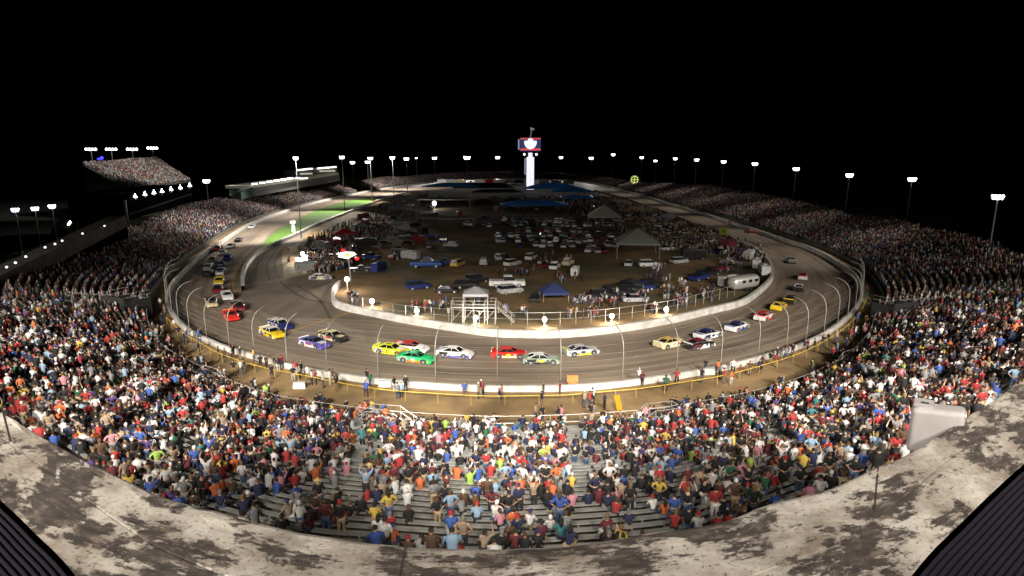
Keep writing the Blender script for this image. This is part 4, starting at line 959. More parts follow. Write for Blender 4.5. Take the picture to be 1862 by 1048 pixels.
block('wall', (118, 416, 452, 150), (168, 363, 415, 161), 4, mat('ramp_brown', (.008, .006, .004), .8), rp); block('wall', (168, 362, 414, 161), (226, 353, 392, 170), 4, mat('ramp_olive', (.03, .024, .008), .8), rp)
cw = empty('concourse_wall', (0, 0, 0), 0, 'grey concourse roof edge with small round lamps sweeping down to the left edge', 'wall')
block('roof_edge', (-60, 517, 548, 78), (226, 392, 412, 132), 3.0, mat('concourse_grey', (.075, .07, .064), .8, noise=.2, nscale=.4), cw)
block('shade_band', (-60, 550, 610, 78.6), (226, 412, 432, 132.6), 1.0, mat('concourse_shade', (.002, .002, .002), .9), cw)  # black block stands in for the shadow beneath the roof edge
for k, (x, y) in enumerate([(12, 478), (28, 470), (47, 459), (82, 442), (100, 436), (113, 430), (150, 417), (190, 403)]):
    p = on_face(x, y + 8, (-60, 78), (226, 132)); mb = MB(); mb.ball((0, 0, 0), .16, 8, 5); o = mb.build('wall_lamp', LAMPD); o.location = p
    tag(o, ORDN[k].replace('nearest', 'first') + ' small round lamp from the left on the grey concourse edge', 'lamp', 'small lamps on the concourse edge')
# distant tower stand with its crowd
c00, c01 = np.array([-141., 224, 11]), np.array([-146., 281, 11.7]); c10, c11 = np.array([-172., 249, 19.4]), np.array([-175., 306, 22.])
def q4(px_, py_, t): r_ = ray(px_, py_) * t; return r_ + [0, 0, H]
c00, c01, c10, c11 = q4(236, 347, .20), q4(348, 331, .25), q4(150, 301, .22), q4(284, 289.5, .27)
ts = empty('tower_stand', (0, 0, 0), 0, 'tall distant grandstand block full of pale spectators under four floodlights', 'grandstand')
rings = []
for k in range(23):
    f = k / 22; a, b_ = c00 + (c10 - c00) * f, c01 + (c11 - c01) * f; L_ = a + (b_ - a) * np.linspace(0, 1, 12)[:, None]; rings.append(L_)
    up = L_.copy(); up[:, 2] += (c10[2] - c00[2]) / 22; rings.append(up)
g = rings[-1].copy(); g[:, 2] = 0; loft('deck', rings + [g], CONCD, ts)
mb = MB(); mb.tube([c01 + [0, 0, 1], c11 + [0, 0, 1]], .12, 5); mb.tube([c10 + [0, 0, 1], c11 + [0, 0, 1]], .12, 5); mb.build('railing', STEEL, ts)
tower = []
dirv = (c00 + c01 - c10 - c11); hd = math.atan2(dirv[1], dirv[0])
for k in range(22):
    f = (k + .5) / 22; a, b_ = c00 + (c10 - c00) * f, c01 + (c11 - c01) * f
    for s_ in np.arange(.01, .99, .0125):
        if rng.random() < .8:
            q = a + (b_ - a) * s_; c = SHIRTS[rng.choice([0, 0, 5, 5, 1, 14, 13, 2])]; tower.append([q[0], q[1], q[2] + .1, hd, 1.1, 'stand' if rng.random() < .3 else 'sit', c[1]])
crowd_mesh('crowd', tower, lambda q: 0, 'pale distant crowd packed on the tower stand at the upper left', 'crowd')
spot((-112, 255, 62), (-160, 265, 16), 170, 62)  # spot without a lamp, added to brighten the tower stand

for n_ in ('suite_black', 'concourse_shade', 'concourse_grey', 'suite_rail', 'ramp_brown'): MATS[n_].node_tree.nodes['Principled BSDF'].inputs['Specular IOR Level'].default_value = 0.0
# ------------------------------------------------------------------ scoring tower
Yp = 430.; pb_ = at_y(964, 348, Yp); mpp = Yp * 1.02 / F
zt = lambda y: at_y(964, y, Yp)[2]
sc = empty('scoring_tower', (pb_[0], Yp, 0), 0, 'tall white-lit scoring tower with a flagged square display in the infield', 'scoring tower')
mb = MB(); mb.box((0, 2.4, zt(348) / 2), (5.0, 4, max(.5, zt(348)))); mb.box((0, 2.4, (zt(275) + zt(346)) / 2), (5.6, 4.4, zt(275) - zt(346))); mb.build('column', mat('tower_black', (.015, .015, .03), .5), sc)
mb = MB(); mb.box((0, .05, (zt(286) + zt(345)) / 2), (13 * mpp, .25, zt(286) - zt(345))); mb.box((0, .05, (zt(278) + zt(286)) / 2), (7 * mpp, .25, zt(278) - zt(286) - .1)); mb.build('led_panel', mat('led_white', (.9, .9, .9), .5, emit=(.86, .88, 1.0), es=1.15), sc)
mb = MB()
rngm = random.Random(5)
for k in range(15):
    z = zt(286) - (k + .8) * (zt(286) - zt(345)) / 15.5
    for j in range(2):
        if rngm.random() < .75: mb.box((-.3 + j * 1.3 + rngm.uniform(-.2, .2), -.10, z), (.7 * rngm.uniform(.5, 1), .04, .5))
mb.build('digits', mat('led_grey', (.5, .5, .55), .5, emit=(.45, .48, .6), es=.6), sc)
mb = MB(); mb.box((-9.2 * mpp, 1.2, (zt(288) + zt(318)) / 2), (.7, .3, zt(288) - zt(318))); mb.build('side_strip', mat('led_side', (.5, .5, .6), .5, emit=(.6, .6, .95), es=.5), sc)
hw = 36 * mpp; hh = zt(251) - zt(275)
mb = MB(); mb.box((0, 2.2, zt(263)), (hw, 5, hh)); head = mb.build('display', mat('display_navy', (.01, .012, .05), .4, emit=(.03, .04, .12), es=1.0), sc)
RED = mat('display_red', (.5, .03, .03), .5, emit=(.85, .10, .08), es=.8)
for yy, hgt in ((252.5, 2.4), (272, 3.6)): mb = MB(); mb.box((0, -.42, zt(yy)), (hw * .96, .12, hgt * mpp)); mb.build('red_stripe', RED, sc)
cz = zt(262); V = []
crest = [(-.30, 1.0), (.30, 1.0), (.42, .62), (1.0, .52), (.98, .05), (.80, -.45), (.45, -.85), (0, -1.0), (-.45, -.85), (-.80, -.45), (-.98, .05), (-1.0, .52), (-.42, .62)]
mb = MB(); n = len(crest); s1, s2 = 11 * mpp, 9.2 * mpp
mb.add([(x * s1, -.50, cz + y * s2) for x, y in crest] + [(x * s1, -.70, cz + y * s2) for x, y in crest], [tuple(range(n)), tuple(range(2 * n - 1, n - 1, -1))] + [(i, i + n, (i + 1) % n + n, (i + 1) % n) for i in range(n)])
mb.build('emblem', MATS['led_white'], sc)
mb = MB(); mb.box((-hw / 2 - .9, 1, zt(263)), (.8, 1, hh * .8)); mb.build('side_light', MATS['led_side'], sc)
for s in (-1, 1): mb = MB(); mb.ball((s * 10.5 * mpp, -.2, zt(281)), 2.0 * mpp, 8, 6); mb.build('lamp', LAMPD, sc)
mb = MB(); mb.tube([(0, 1, zt(251)), (.6, 1, zt(240)), (0, 1, zt(232))], .35, 5); mb.build('flagpole', mat('flagpole_white', (.6, .6, .6), .5, emit=(.6, .6, .6), es=.25), sc)  # pole and flag get their brightness from emission, not from a lamp
mb = MB(); mb.add([(0, 1, zt(232)), (6 * mpp, .6, zt(233.5)), (7 * mpp, 1.2, zt(237)), (0, 1, zt(236))], [(0, 1, 2, 3)]); mb.add([(0, 1.1, zt(232)), (6 * mpp, .7, zt(233.5)), (7 * mpp, 1.3, zt(237)), (0, 1.1, zt(236))], [(3, 2, 1, 0)]); mb.build('flag', MATS['flagpole_white'], sc)
# round bulb sign beyond the right wall
p = at_y(1153, 344, 455); bs = empty('bulb_sign', (p[0], p[1], 0), 0, 'green and yellow bulb-lit lattice sign at the far end of the right stand', 'sign'); ms = 455 / F
GY = mat('sign_bulbs', (.5, .6, .1), .5, emit=(.75, .80, .25), es=.8); zc = at_y(1153, 327, 455)[2]
mb = MB(); mb.cyl((0, 0, 0), (0, 0, zc), 1.0 * ms, 6); mb.box((0, 0, zc - 10 * ms), (9 * ms, .8, 1.5 * ms)); mb.build('post', mat('sign_ochre_glow', (.4, .3, .08), .6, emit=(.6, .5, .12), es=.3), bs)  # glow is put into the post colour; only the bulbs are lamps
mb = MB()
for k in range(10):
    a = k * math.pi / 5; mb.ball((6.0 * ms * math.cos(a), -.3, zc + 6.0 * ms * math.sin(a)), 1.5 * ms, 6, 4)
for k in range(5): mb.ball(((k - 2) * 2.4 * ms, -.3, zc), 1.0 * ms, 6, 4); mb.ball((0, -.3, zc + (k - 2) * 2.4 * ms), 1.0 * ms, 6, 4)
mb.build('bulbs', GY, bs)

# ------------------------------------------------------------------ vehicles
def sect_mesh(name, st, m=None):
    """st: (x, half width, z bottom, z shoulder, z top, half width at top)"""
    rings = []
    for x, w, zb, zs, zt_, wt in st:
        rings.append([(x, -w * .96, zb), (x, -w, (zb + zs) / 2), (x, -w * .985, zs), (x, -wt, zt_), (x, -wt * .5, zt_ + .012), (x, wt * .5, zt_ + .012), (x, wt, zt_), (x, w * .985, zs), (x, w, (zb + zs) / 2), (x, w * .96, zb)])
    V = [p for r_ in rings for p in r_]; n = 10; Fc = []
    for i in range(len(rings) - 1):
        for k in range(n - 1): Fc.append((i * n + k, (i + 1) * n + k, (i + 1) * n + k + 1, i * n + k + 1))
        Fc.append((i * n + n - 1, (i + 1) * n + n - 1, (i + 1) * n, i * n))
    Fc += [tuple(range(n)), tuple(reversed([(len(rings) - 1) * n + k for k in range(n)]))]
    mb = MB(); mb.add(V, Fc); me = mb.mesh(name, None, False); me.materials.append(None); return me
def greenhouse(name, bot, top, scale=1.0):
    """bot/top: lists of (x, half width, z), front to back"""
    mb = MB(); n = len(bot); V = []
    for L_ in (bot, top):
        V += [(x, -w, z) for x, w, z in L_] + [(x, w, z) for x, w, z in reversed(L_)]
    k = 2 * n; Fc = [(i, (i + 1) % k, k + (i + 1) % k, k + i) for i in range(k)] + [tuple(range(k, 2 * k))]
    mb.add(V, Fc); me = mb.mesh(name, None, False); me.materials.append(None); return me
def mbmesh(mb, name): me = mb.mesh(name); me.materials.append(None); return me
# stock car, nose towards +x, 5.0 m long
SCB = sect_mesh('body', [(2.50, .70, .22, .42, .46, .55), (2.40, .88, .14, .50, .56, .72), (2.10, .96, .12, .62, .70, .80), (1.60, .99, .12, .72, .80, .84), (1.0, .98, .12, .80, .88, .86), (.55, .97, .12, .84, .92, .86), (-.6, .97, .12, .86, .93, .86), (-1.3, .99, .12, .88, .95, .86), (-1.9, 1.0, .14, .90, .98, .86), (-2.35, .95, .20, .88, .97, .82), (-2.48, .90, .30, .80, .92, .78)])
SCG = greenhouse('windows', [(.95, .76, .90), (.55, .84, .92), (-.9, .85, .94), (-1.75, .72, .965)], [(.25, .58, 1.26), (.05, .61, 1.29), (-.75, .61, 1.28), (-.95, .56, 1.25)])
mb = MB(); mb.add([(.28, -.57, 1.27), (.02, -.62, 1.30), (-.78, -.62, 1.295), (-1.0, -.56, 1.26), (-1.0, .56, 1.26), (-.78, .62, 1.295), (.02, .62, 1.30), (.28, .57, 1.27)] + [(.28, -.57, 1.30), (.02, -.62, 1.335), (-.78, -.62, 1.33), (-1.0, -.56, 1.29), (-1.0, .56, 1.29), (-.78, .62, 1.33), (.02, .62, 1.335), (.28, .57, 1.30)], [tuple(range(8, 16)), tuple(reversed(range(8)))] + [(i, (i + 1) % 8, 8 + (i + 1) % 8, 8 + i) for i in range(8)])
for s in (-1, 1):                                                            # roof posts
    mb.tube([(.90, s * .76, .92), (.26, s * .585, 1.29)], .035, 4); mb.tube([(-.88, s * .60, 1.29), (-1.7, s * .74, .97)], .06, 4); mb.tube([(-.3, s * .855, .94), (-.3, s * .625, 1.30)], .035, 4)
SCR = mbmesh(mb, 'roof')
mb = MB(); mb.box((-2.42, 0, 1.06), (.03, 1.66, .17)); mb.box((-2.38, -.80, 1.02), (.14, .02, .14)); mb.box((-2.38, .80, 1.02), (.14, .02, .14)); SCS = mbmesh(mb, 'spoiler')
mb = MB(); mb.box((2.42, 0, .10), (.22, 1.75, .05)); SCSP = mbmesh(mb, 'splitter')
mb = MB(); mb.cyl((0, -.15, 0), (0, .15, 0), .34, 14); WH = mbmesh(mb, 'wheel')
mb = MB(); mb.cyl((0, -.158, 0), (0, .158, 0), .20, 10); RIM = mbmesh(mb, 'rim')
mb = MB()
for s in (-1, 1):
    for x in (1.45, -1.45):
        pts = [(x + .44 * math.cos(a), s * 1.004, .34 + .42 * math.sin(a)) for a in np.linspace(-.3, math.pi + .3, 10)]
        mb.add([(q[0], q[1] - s * .08, q[2]) for q in pts] + [(q[0], q[1], q[2]) for q in pts], [tuple(range(10)), tuple(reversed(range(10, 20)))] + [(i, i + 1, 11 + i, 10 + i) for i in range(9)])
ARCH = mbmesh(mb, 'wheel_arch')
def panel(x0, x1, z0, z1, skew=.15):
    mb = MB()
    for s in (-1, 1): mb.add([(x0, s * .992, z0), (x1, s * .992, z0), (x1 + skew, s * .992, z1), (x0 + skew, s * .992, z1), (x0, s * 1.0, z0), (x1, s * 1.0, z0), (x1 + skew, s * .998, z1), (x0 + skew, s * .998, z1)], [(4, 5, 6, 7), (0, 3, 2, 1), (0, 1, 5, 4), (1, 2, 6, 5), (2, 3, 7, 6), (3, 0, 4, 7)])
    return mbmesh(mb, 'side_graphic')
PANELS = {'low': panel(-1.0, 1.0, .16, .45), 'door': panel(-.75, .65, .28, .82, .1), 'rear': panel(-2.3, -.9, .22, .84, .2), 'front': panel(1.9, 2.3, .16, .60, -.1)}
mb = MB(); mb.box((1.5, 0, .865), (1.3, .9, .05)); HOOD = mbmesh(mb, 'hood_graphic')
def blob(x0, x1, z0, z1, k):
    mb = MB(); n = 9; rr_ = random.Random(k)
    for s in (-1, 1):
        P_ = [((x0 + x1) / 2 + (x1 - x0) / 2 * math.cos(a) * rr_.uniform(.7, 1.1), (z0 + z1) / 2 + (z1 - z0) / 2 * math.sin(a) * rr_.uniform(.7, 1.1)) for a in np.linspace(0, 2 * math.pi, n, endpoint=False)]
        mb.add([(x, s * 1.0, z) for x, z in P_] + [(x, s * 1.006, z) for x, z in P_], [tuple(range(n)), tuple(range(2 * n - 1, n - 1, -1))] + [(i, i + n, (i + 1) % n + n, (i + 1) % n) for i in range(n)])
    return mbmesh(mb, 'sponsor_patch')
BLOBS = [blob(-.55, .35, .36, .78, 1), blob(-2.1, -1.95, .5, .8, 2), blob(.55, 1.0, .45, .75, 3), blob(-1.0, -.65, .3, .5, 4), blob(1.95, 2.2, .3, .55, 5)]
def digits_mesh(txt, size):
    cu = bpy.data.curves.new('n', 'FONT'); cu.body = txt; cu.size = size; cu.extrude = .012; cu.align_x = 'CENTER'; cu.align_y = 'CENTER'; cu.offset = .02
    o = bpy.data.objects.new('n', cu); COL.objects.link(o); dg = bpy.context.evaluated_depsgraph_get(); me = bpy.data.meshes.new_from_object(o.evaluated_get(dg)); bpy.data.objects.remove(o); me.materials.clear(); me.materials.append(None); return me
def child(name, me, m, parent, loc=(0, 0, 0), rot=(0, 0, 0), sc=(1, 1, 1)):
    o = bpy.data.objects.new(name, me); COL.objects.link(o); o.parent = parent; o.location = loc; o.rotation_euler = rot; o.scale = sc
    o.material_slots[0].link = 'OBJECT'; o.material_slots[0].material = m; return o
CC = dict(white=(.78, .78, .78), red=(.65, .025, .02), yellow=(.80, .55, .02), lime=(.72, .78, .03), green=(.02, .50, .17), orange=(.85, .20, .02), navy=(.02, .03, .14), blue=(.025, .08, .30), purple=(.12, .10, .42), black=(.02, .02, .022), silver=(.45, .45, .47), cream=(.70, .60, .36), grey=(.22, .23, .24), maroon=(.20, .02, .03), gold=(.62, .42, .10), sage=(.30, .38, .30), tan=(.35, .27, .17))
def paint(c): return mat('car_paint_' + c, CC[c], .32, noise=.18, nscale=2.5)
def heading(x, y):
    i = int(((OC - [x, y]) ** 2).sum(1).argmin()); j = (i + 3) % NU; d = OC[j] - OC[i - 3]; return math.atan2(d[1], d[0])
def race_car(px_, py_, body, roof, side, kind, label, number=None, ncol='black', hood=None, head=None, s=.84):
    p = P(px_, py_, .35); h = heading(p[0], p[1]) if head is None else head
    r_ = empty('race_car', (p[0], p[1], .008), h + R.uniform(-.03, .03), label, 'race car', 'race cars running on the oval'); r_.scale = (s, s, s)
    child('body', SCB, paint(body), r_); child('windows', SCG, GLASS, r_); child('roof', SCR, paint(roof), r_); child('spoiler', SCS, paint(side), r_); child('splitter', SCSP, BLACK, r_)
    child('wheel_arch', ARCH, BLACK, r_)
    for x in (1.45, -1.45):
        for y in (-.87, .87):
            w = child('wheel', WH, BLACK, r_, (x, y, .34)); child('rim', RIM, paint('grey'), w)
    for k in kind.split('+'):
        if k: child('side_graphic', PANELS[k], paint(side), r_)
    if hood: child('hood_graphic', HOOD, paint(hood), r_)
    rb = random.Random(label)
    if not hood and rb.random() < .6: child('hood_graphic', HOOD, paint(rb.choice(['white', 'black', roof, side])), r_)
    if 'rear' not in kind and rb.random() < .6: child('side_graphic', PANELS['rear'], paint(rb.choice(['white', 'black', roof, 'silver'])), r_)
    for q in BLOBS:
        if number is None or q is not BLOBS[0]: child('sponsor_patch', q, paint(rb.choice(['white', 'black', 'yellow', 'red', 'silver', 'navy', roof])), r_)
    if number:
        me = digits_mesh(number, .62)
        child('number', me, paint(ncol), r_, (-.1, -1.004, .52), (math.pi / 2, 0, 0)); child('number', me, paint(ncol), r_, (-.1, 1.004, .52), (math.pi / 2, 0, math.pi)); child('number', me, paint(ncol), r_, (-.35, 0, 1.34), (0, 0, math.pi))
    return r_
race_car(712, 637, 'lime', 'lime', 'lime', 'door', 'lime yellow stock car with dark number just behind the green car', '27', 'black')
race_car(757, 652, 'green', 'green', 'orange', 'low', 'bright green stock car with orange side panel on the front stretch', '10', 'white', 'green')
race_car(748, 633, 'white', 'red', 'red', 'rear', 'white and red stock car half hidden between the lime and green cars')
race_car(828, 643, 'white', 'white', 'purple', 'low+front', 'white stock car with purple lower side running alone on the front stretch', None, hood='white')
race_car(926, 644, 'red', 'red', 'cream', 'low', 'red stock car with cream side markings beside the centre fence post', None, 'cream')
race_car(984, 655, 'sage', 'white', 'black', 'rear+low', 'grey green stock car with white roof and dark rear, lowest on the front stretch', hood='sage')
race_car(1057, 639, 'silver', 'silver', 'lime', 'low', 'silver stock car with neon yellow side panel and dark windows', hood='silver')
race_car(1218, 625, 'cream', 'gold', 'white', 'door', 'cream and gold stock car leading into the right turn', hood='cream')
race_car(1272, 627, 'black', 'maroon', 'white', 'front+low', 'black stock car with dark red roof nose to tail with the cream car', hood='white')
race_car(1288, 609, 'white', 'navy', 'navy', 'rear', 'white stock car with navy roof above the black car in the right turn')
race_car(1341, 595, 'white', 'navy', 'blue', 'low', 'white and blue stock car alone on the right turn', hood='white')
race_car(1390, 576, 'white', 'red', 'red', 'low+rear', 'white stock car with red roof and sides in the right turn')
race_car(1417, 558, 'yellow', 'yellow', 'gold', 'low', 'bright yellow stock car in the right turn behind the dark car')
race_car(1438, 546, 'black', 'black', 'yellow', 'rear', 'dark stock car with yellow tail in the right turn')
race_car(1453, 524, 'black', 'white', 'grey', 'door', 'black stock car with white roof climbing out of the right turn')
race_car(1459, 504, 'white', 'red', 'red', 'rear', 'small white stock car with red roof on the right side')
race_car(1438, 474, 'silver', 'grey', 'white', 'rear', 'farthest grey stock car on the right side before the long straight')
race_car(1363, 421, 'red', 'white', 'white', 'rear', 'red and white stock car on the right straight, nearest of its pair')
race_car(1327, 406, 'white', 'red', 'red', 'rear', 'white and red stock car on the right straight, farther of its pair')
race_car(1284, 391, 'white', 'white', 'silver', 'rear', 'tiny white stock car close to the wall on the right straight')
race_car(1246, 378, 'lime', 'lime', 'yellow', 'rear', 'tiny neon yellow stock car far along the right straight')
race_car(495, 606, 'yellow', 'white', 'white', 'front', 'yellow stock car with white roof beside the dark blue car on the left', hood='yellow')
race_car(510, 591, 'navy', 'white', 'silver', 'door+rear', 'dark blue and silver stock car just above the yellow car on the left')
race_car(572, 625, 'purple', 'navy', 'white', 'low+rear', 'purple and white stock car coming onto the front stretch', hood='white')
race_car(606, 613, 'black', 'cream', 'cream', 'low', 'black stock car with cream side just above the purple car')
race_car(420, 575, 'red', 'red', 'orange', 'low', 'bright red stock car in the left turn')
race_car(432, 558, 'maroon', 'black', 'grey', 'rear', 'dark maroon stock car behind the bright red one in the left turn')
race_car(413, 539, 'white', 'white', 'silver', 'low', 'white stock car in the left turn above the maroon one', hood='white')
race_car(384, 551, 'cream', 'black', 'black', 'door+rear', 'cream and black stock car on the outside of the left turn')
race_car(396, 526, 'maroon', 'grey', 'white', 'rear', 'dark red stock car with white tail in the left turn')
race_car(399, 512, 'yellow', 'yellow', 'gold', 'low', 'yellow stock car with dark windscreen entering the left turn')
race_car(401, 495, 'white', 'navy', 'silver', 'low', 'white stock car with navy roof in the left queue of cars')
race_car(402, 483, 'navy', 'blue', 'navy', 'rear', 'dark blue stock car in the left queue ahead of the white one')
race_car(379, 499, 'black', 'grey', 'grey', 'rear', 'black stock car low in the left queue by the outer wall')
race_car(379, 487, 'silver', 'white', 'white', 'low', 'silver stock car in the left queue above the black car')
race_car(386, 474, 'white', 'cream', 'white', 'low', 'white stock car with cream roof in the left queue')
race_car(404, 461, 'white', 'silver', 'silver', 'low', 'white stock car next to the bright blue one at the left')
race_car(413, 470, 'blue', 'blue', 'navy', 'low', 'bright blue stock car in the left queue')
race_car(396, 453, 'maroon', 'maroon', 'black', 'rear', 'small maroon stock car near the outer wall at the left')
race_car(419, 449, 'white', 'navy', 'silver', 'rear', 'small white stock car ahead of the blue one at the left')
race_car(434, 437, 'black', 'grey', 'black', 'rear', 'small black stock car farther up the left straight')
race_car(458, 413, 'white', 'silver', 'white', 'rear', 'small white stock car beside the left outer wall on the straight')
race_car(583, 505, 'silver', 'white', 'black', 'rear', 'silver pace car parked at the exit of pit road', head=.25)

# road vehicles parked in the infield
def vehicle_meshes(kind):
    if kind == 'sedan':
        b_ = sect_mesh('body', [(2.3, .78, .3, .55, .60, .6), (2.1, .88, .22, .62, .70, .72), (1.0, .90, .2, .80, .88, .78), (-1.2, .90, .2, .85, .92, .78), (-2.1, .88, .25, .85, .92, .74), (-2.25, .82, .35, .7, .8, .7)])
        g_ = greenhouse('windows', [(1.0, .76, .88), (-1.6, .76, .90)], [(.2, .60, 1.42), (-.9, .60, 1.42)]); r_ = greenhouse('roof', [(.25, .60, 1.40), (-.95, .60, 1.40)], [(.15, .56, 1.46), (-.85, .56, 1.46)]); wx = (1.4, -1.35)
    elif kind == 'suv':
        b_ = sect_mesh('body', [(2.4, .82, .4, .75, .85, .7), (2.2, .92, .3, .90, 1.0, .78), (1.1, .94, .3, 1.0, 1.1, .8), (-2.2, .94, .3, 1.02, 1.1, .8), (-2.35, .9, .4, 1.0, 1.08, .8)])
        g_ = greenhouse('windows', [(1.1, .80, 1.08), (-2.2, .80, 1.08)], [(.5, .70, 1.72), (-2.05, .70, 1.72)]); r_ = greenhouse('roof', [(.6, .72, 1.70), (-2.1, .72, 1.70)], [(.45, .66, 1.80), (-2.0, .66, 1.80)]); wx = (1.5, -1.45)
    elif kind == 'pickup':
        b_ = sect_mesh('body', [(2.75, .85, .45, .8, .95, .7), (2.6, .95, .35, .95, 1.05, .8), (1.3, .96, .35, 1.0, 1.12, .82), (-.55, .96, .35, 1.02, 1.1, .82), (-.6, .96, .35, 1.04, 1.06, .94), (-2.7, .96, .35, 1.04, 1.06, .94), (-2.75, .94, .5, 1.0, 1.04, .9)])
        g_ = greenhouse('windows', [(1.25, .80, 1.1), (-.55, .80, 1.1)], [(.7, .70, 1.74), (-.45, .70, 1.74)]); r_ = greenhouse('roof', [(.8, .72, 1.72), (-.5, .72, 1.72)], [(.65, .66, 1.82), (-.4, .66, 1.82)]); wx = (1.75, -1.7)
    else:
        b_ = sect_mesh('body', [(3.0, .95, .5, .9, 1.0, .8), (2.8, 1.05, .4, 1.9, 2.4, .9), (2.2, 1.1, .4, 2.4, 2.7, 1.0), (-3.4, 1.1, .4, 2.5, 2.75, 1.0), (-3.5, 1.05, .5, 2.4, 2.7, .95)])
        g_ = greenhouse('windows', [(3.0, .9, 1.3), (-2.6, 1.108, 1.3)], [(2.85, .85, 1.9), (-2.6, 1.106, 1.9)]); r_ = greenhouse('roof', [(1.0, .4, 2.7), (-1.4, .4, 2.7)], [(.9, .35, 2.95), (-1.3, .35, 2.95)]); wx = (2.0, -2.2)
    return b_, g_, r_, wx
VM = {k: vehicle_meshes(k) for k in ('sedan', 'suv', 'pickup', 'camper')}
def vehicle(kind, px_, py_, rz, c, label, group='vehicles parked in the infield', simple_=False, s=.9):
    p = P(px_, py_, .2); b_, g_, r2, wx = VM[kind]; r_ = empty('parked_' + kind, (p[0], p[1], .014), rz, label, {'suv': 'suv', 'sedan': 'car', 'pickup': 'pickup truck', 'camper': 'camper'}[kind], group); r_.scale = (s, s, s)
    child('body', b_, paint(c), r_); child('windows', g_, GLASS, r_); child('roof', r2, paint(c), r_)
    if not simple_:
        for x in wx:
            for y in (-.8, .8):
                w = child('wheel', WH, BLACK, r_, (x, y, .34)); child('rim', RIM, paint('silver'), w)
    return r_
vehicle('pickup', 922, 520, .05, 'white', 'white pickup truck parked side-on in the middle of the lit dirt infield', s=1.15)
vehicle('suv', 1180, 484, .03, 'white', 'long white suv parked below the large pale tent')
vehicle('suv', 928, 532, .5, 'silver', 'silver suv with open rear below the white pickup', s=.9)
vehicle('suv', 848, 522, .25, 'black', 'black suv left of the white pickup, near the viewing platform')
vehicle('sedan', 812, 531, .1, 'black', 'black sedan at the lower left of the dark suv')
vehicle('suv', 868, 512, .4, 'black', 'black suv behind the other, with a pale awning roof')
vehicle('suv', 760, 524, .5, 'navy', 'dark blue off-road vehicle alone on the left dirt')
vehicle('pickup', 775, 485, .05, 'blue', 'long blue truck parked at the left edge of the infield dirt', s=1.2)
vehicle('pickup', 806, 481, .1, 'navy', 'dark blue pickup just right of the long blue truck')
vehicle('suv', 833, 483, 1.2, 'gold', 'gold pickup-like vehicle right of the blue trucks')
vehicle('suv', 880, 480, 1.55, 'silver', 'silver utility cart facing the camera, alone in the dark')
vehicle('suv', 932, 482, .9, 'white', 'white suv left of the row of parked vehicles')
vehicle('suv', 966, 471, 1.2, 'white', 'white suv farthest back in the lit group of vehicles')
vehicle('sedan', 985, 484, 2.0, 'maroon', 'maroon car between two white vehicles')
vehicle('suv', 1009, 488, 1.3, 'white', 'white suv in the centre of the parked row')
vehicle('suv', 1033, 481, 1.2, 'cream', 'cream suv at the right of the parked row')
vehicle('camper', 1046, 499, 1.35, 'white', 'white box van beside people in red at the right of the row', s=.62)
vehicle('sedan', 1143, 482, 1.3, 'silver', 'small silver cart left of the long white suv')
vehicle('sedan', 972, 545, 1.5, 'black', 'black car with pale bumper beside the navy canopy')
vehicle('sedan', 1062, 548, .1, 'grey', 'low grey car by the front people right of the navy canopy')
vehicle('sedan', 1154, 547, .1, 'silver', 'silver car lying low near the front right crowd')
for k, (x, y, c) in enumerate([(1118, 535, 'black'), (1145, 530, 'black'), (1168, 526, 'navy'), (1185, 522, 'black'), (1095, 541, 'black')]): vehicle('suv', x, y, .2, c, ORDN[k].replace('nearest', 'first') + ' dark suv in the line of vehicles at the front right of the infield')
for k, (x, y, c) in enumerate([(1272, 508, 'navy'), (1290, 500, 'black'), (1310, 492, 'maroon')]): vehicle('pickup', x, y, .7, c, ['navy', 'black', 'maroon'][k] + ' pickup in the shaded group left of the silver trailer')
vehicle('sedan', 1214, 454, .4, 'white', 'white car on the dirt below the parked rows at the right')
# rows of parked cars in the dark
kinds = ['sedan', 'sedan', 'suv', 'suv', 'pickup']; cl = ['silver', 'white', 'grey', 'black', 'navy', 'maroon', 'white', 'silver']
RNAME = ['nearest dark parked row', 'second dark parked row', 'third dark parked row', 'fourth dark parked row', 'fifth dark parked row', 'short row by the utility cart', 'nearest row right of the pale tent', 'second row right of the pale tent', 'third row beyond the pale tent', 'row behind the small grey tent', 'second row behind the small grey tent', 'farthest parked row before the garages', 'short row nearest the dirt', 'row behind the parked rows toward the tower', 'row left of the parked block', 'row just below the blue pavilion', 'row below the garage roofs', 'short row against the right straight']
rowpos = []
for ri, (y, x0, x1, st_) in enumerate([(448, 948, 1120, 13), (439, 905, 1125, 12), (430, 905, 1130, 11.5), (421, 940, 1060, 11), (412, 1010, 1120, 11), (470, 905, 925, 10), (425, 1165, 1240, 12), (413, 1150, 1260, 12), (402, 1120, 1235, 11), (391, 1060, 1190, 10), (380, 1030, 1150, 10), (370, 1010, 1120, 9), (458, 1060, 1125, 12), (402, 915, 1055, 10.5), (411, 880, 1000, 11), (380, 900, 1020, 9.5), (360, 900, 1110, 9), (390, 1190, 1225, 10)]):
    for x in np.arange(x0, x1, st_):
        if abs(x - 1155) < 32 and 405 < y < 465 or rng.random() < .18: continue
        rowpos.append((ri, x + rng.uniform(-2, 2), y + rng.uniform(-1.5, 1.5)))
rc = {}
for ri, x, y in rowpos:
    k = str(rng.choice(kinds)); c = str(rng.choice(cl)); rc[ri] = rc.get(ri, 0) + 1
    vehicle(k, x, y, 1.57 + rng.normal(0, .12), c, '%s %s, %s from the left in the %s' % (c, {'suv': 'suv'}.get(k, k), ORD[min(rc[ri], 26)], RNAME[ri]), 'cars parked in rows in the unlit infield', simple_=True, s=.8)
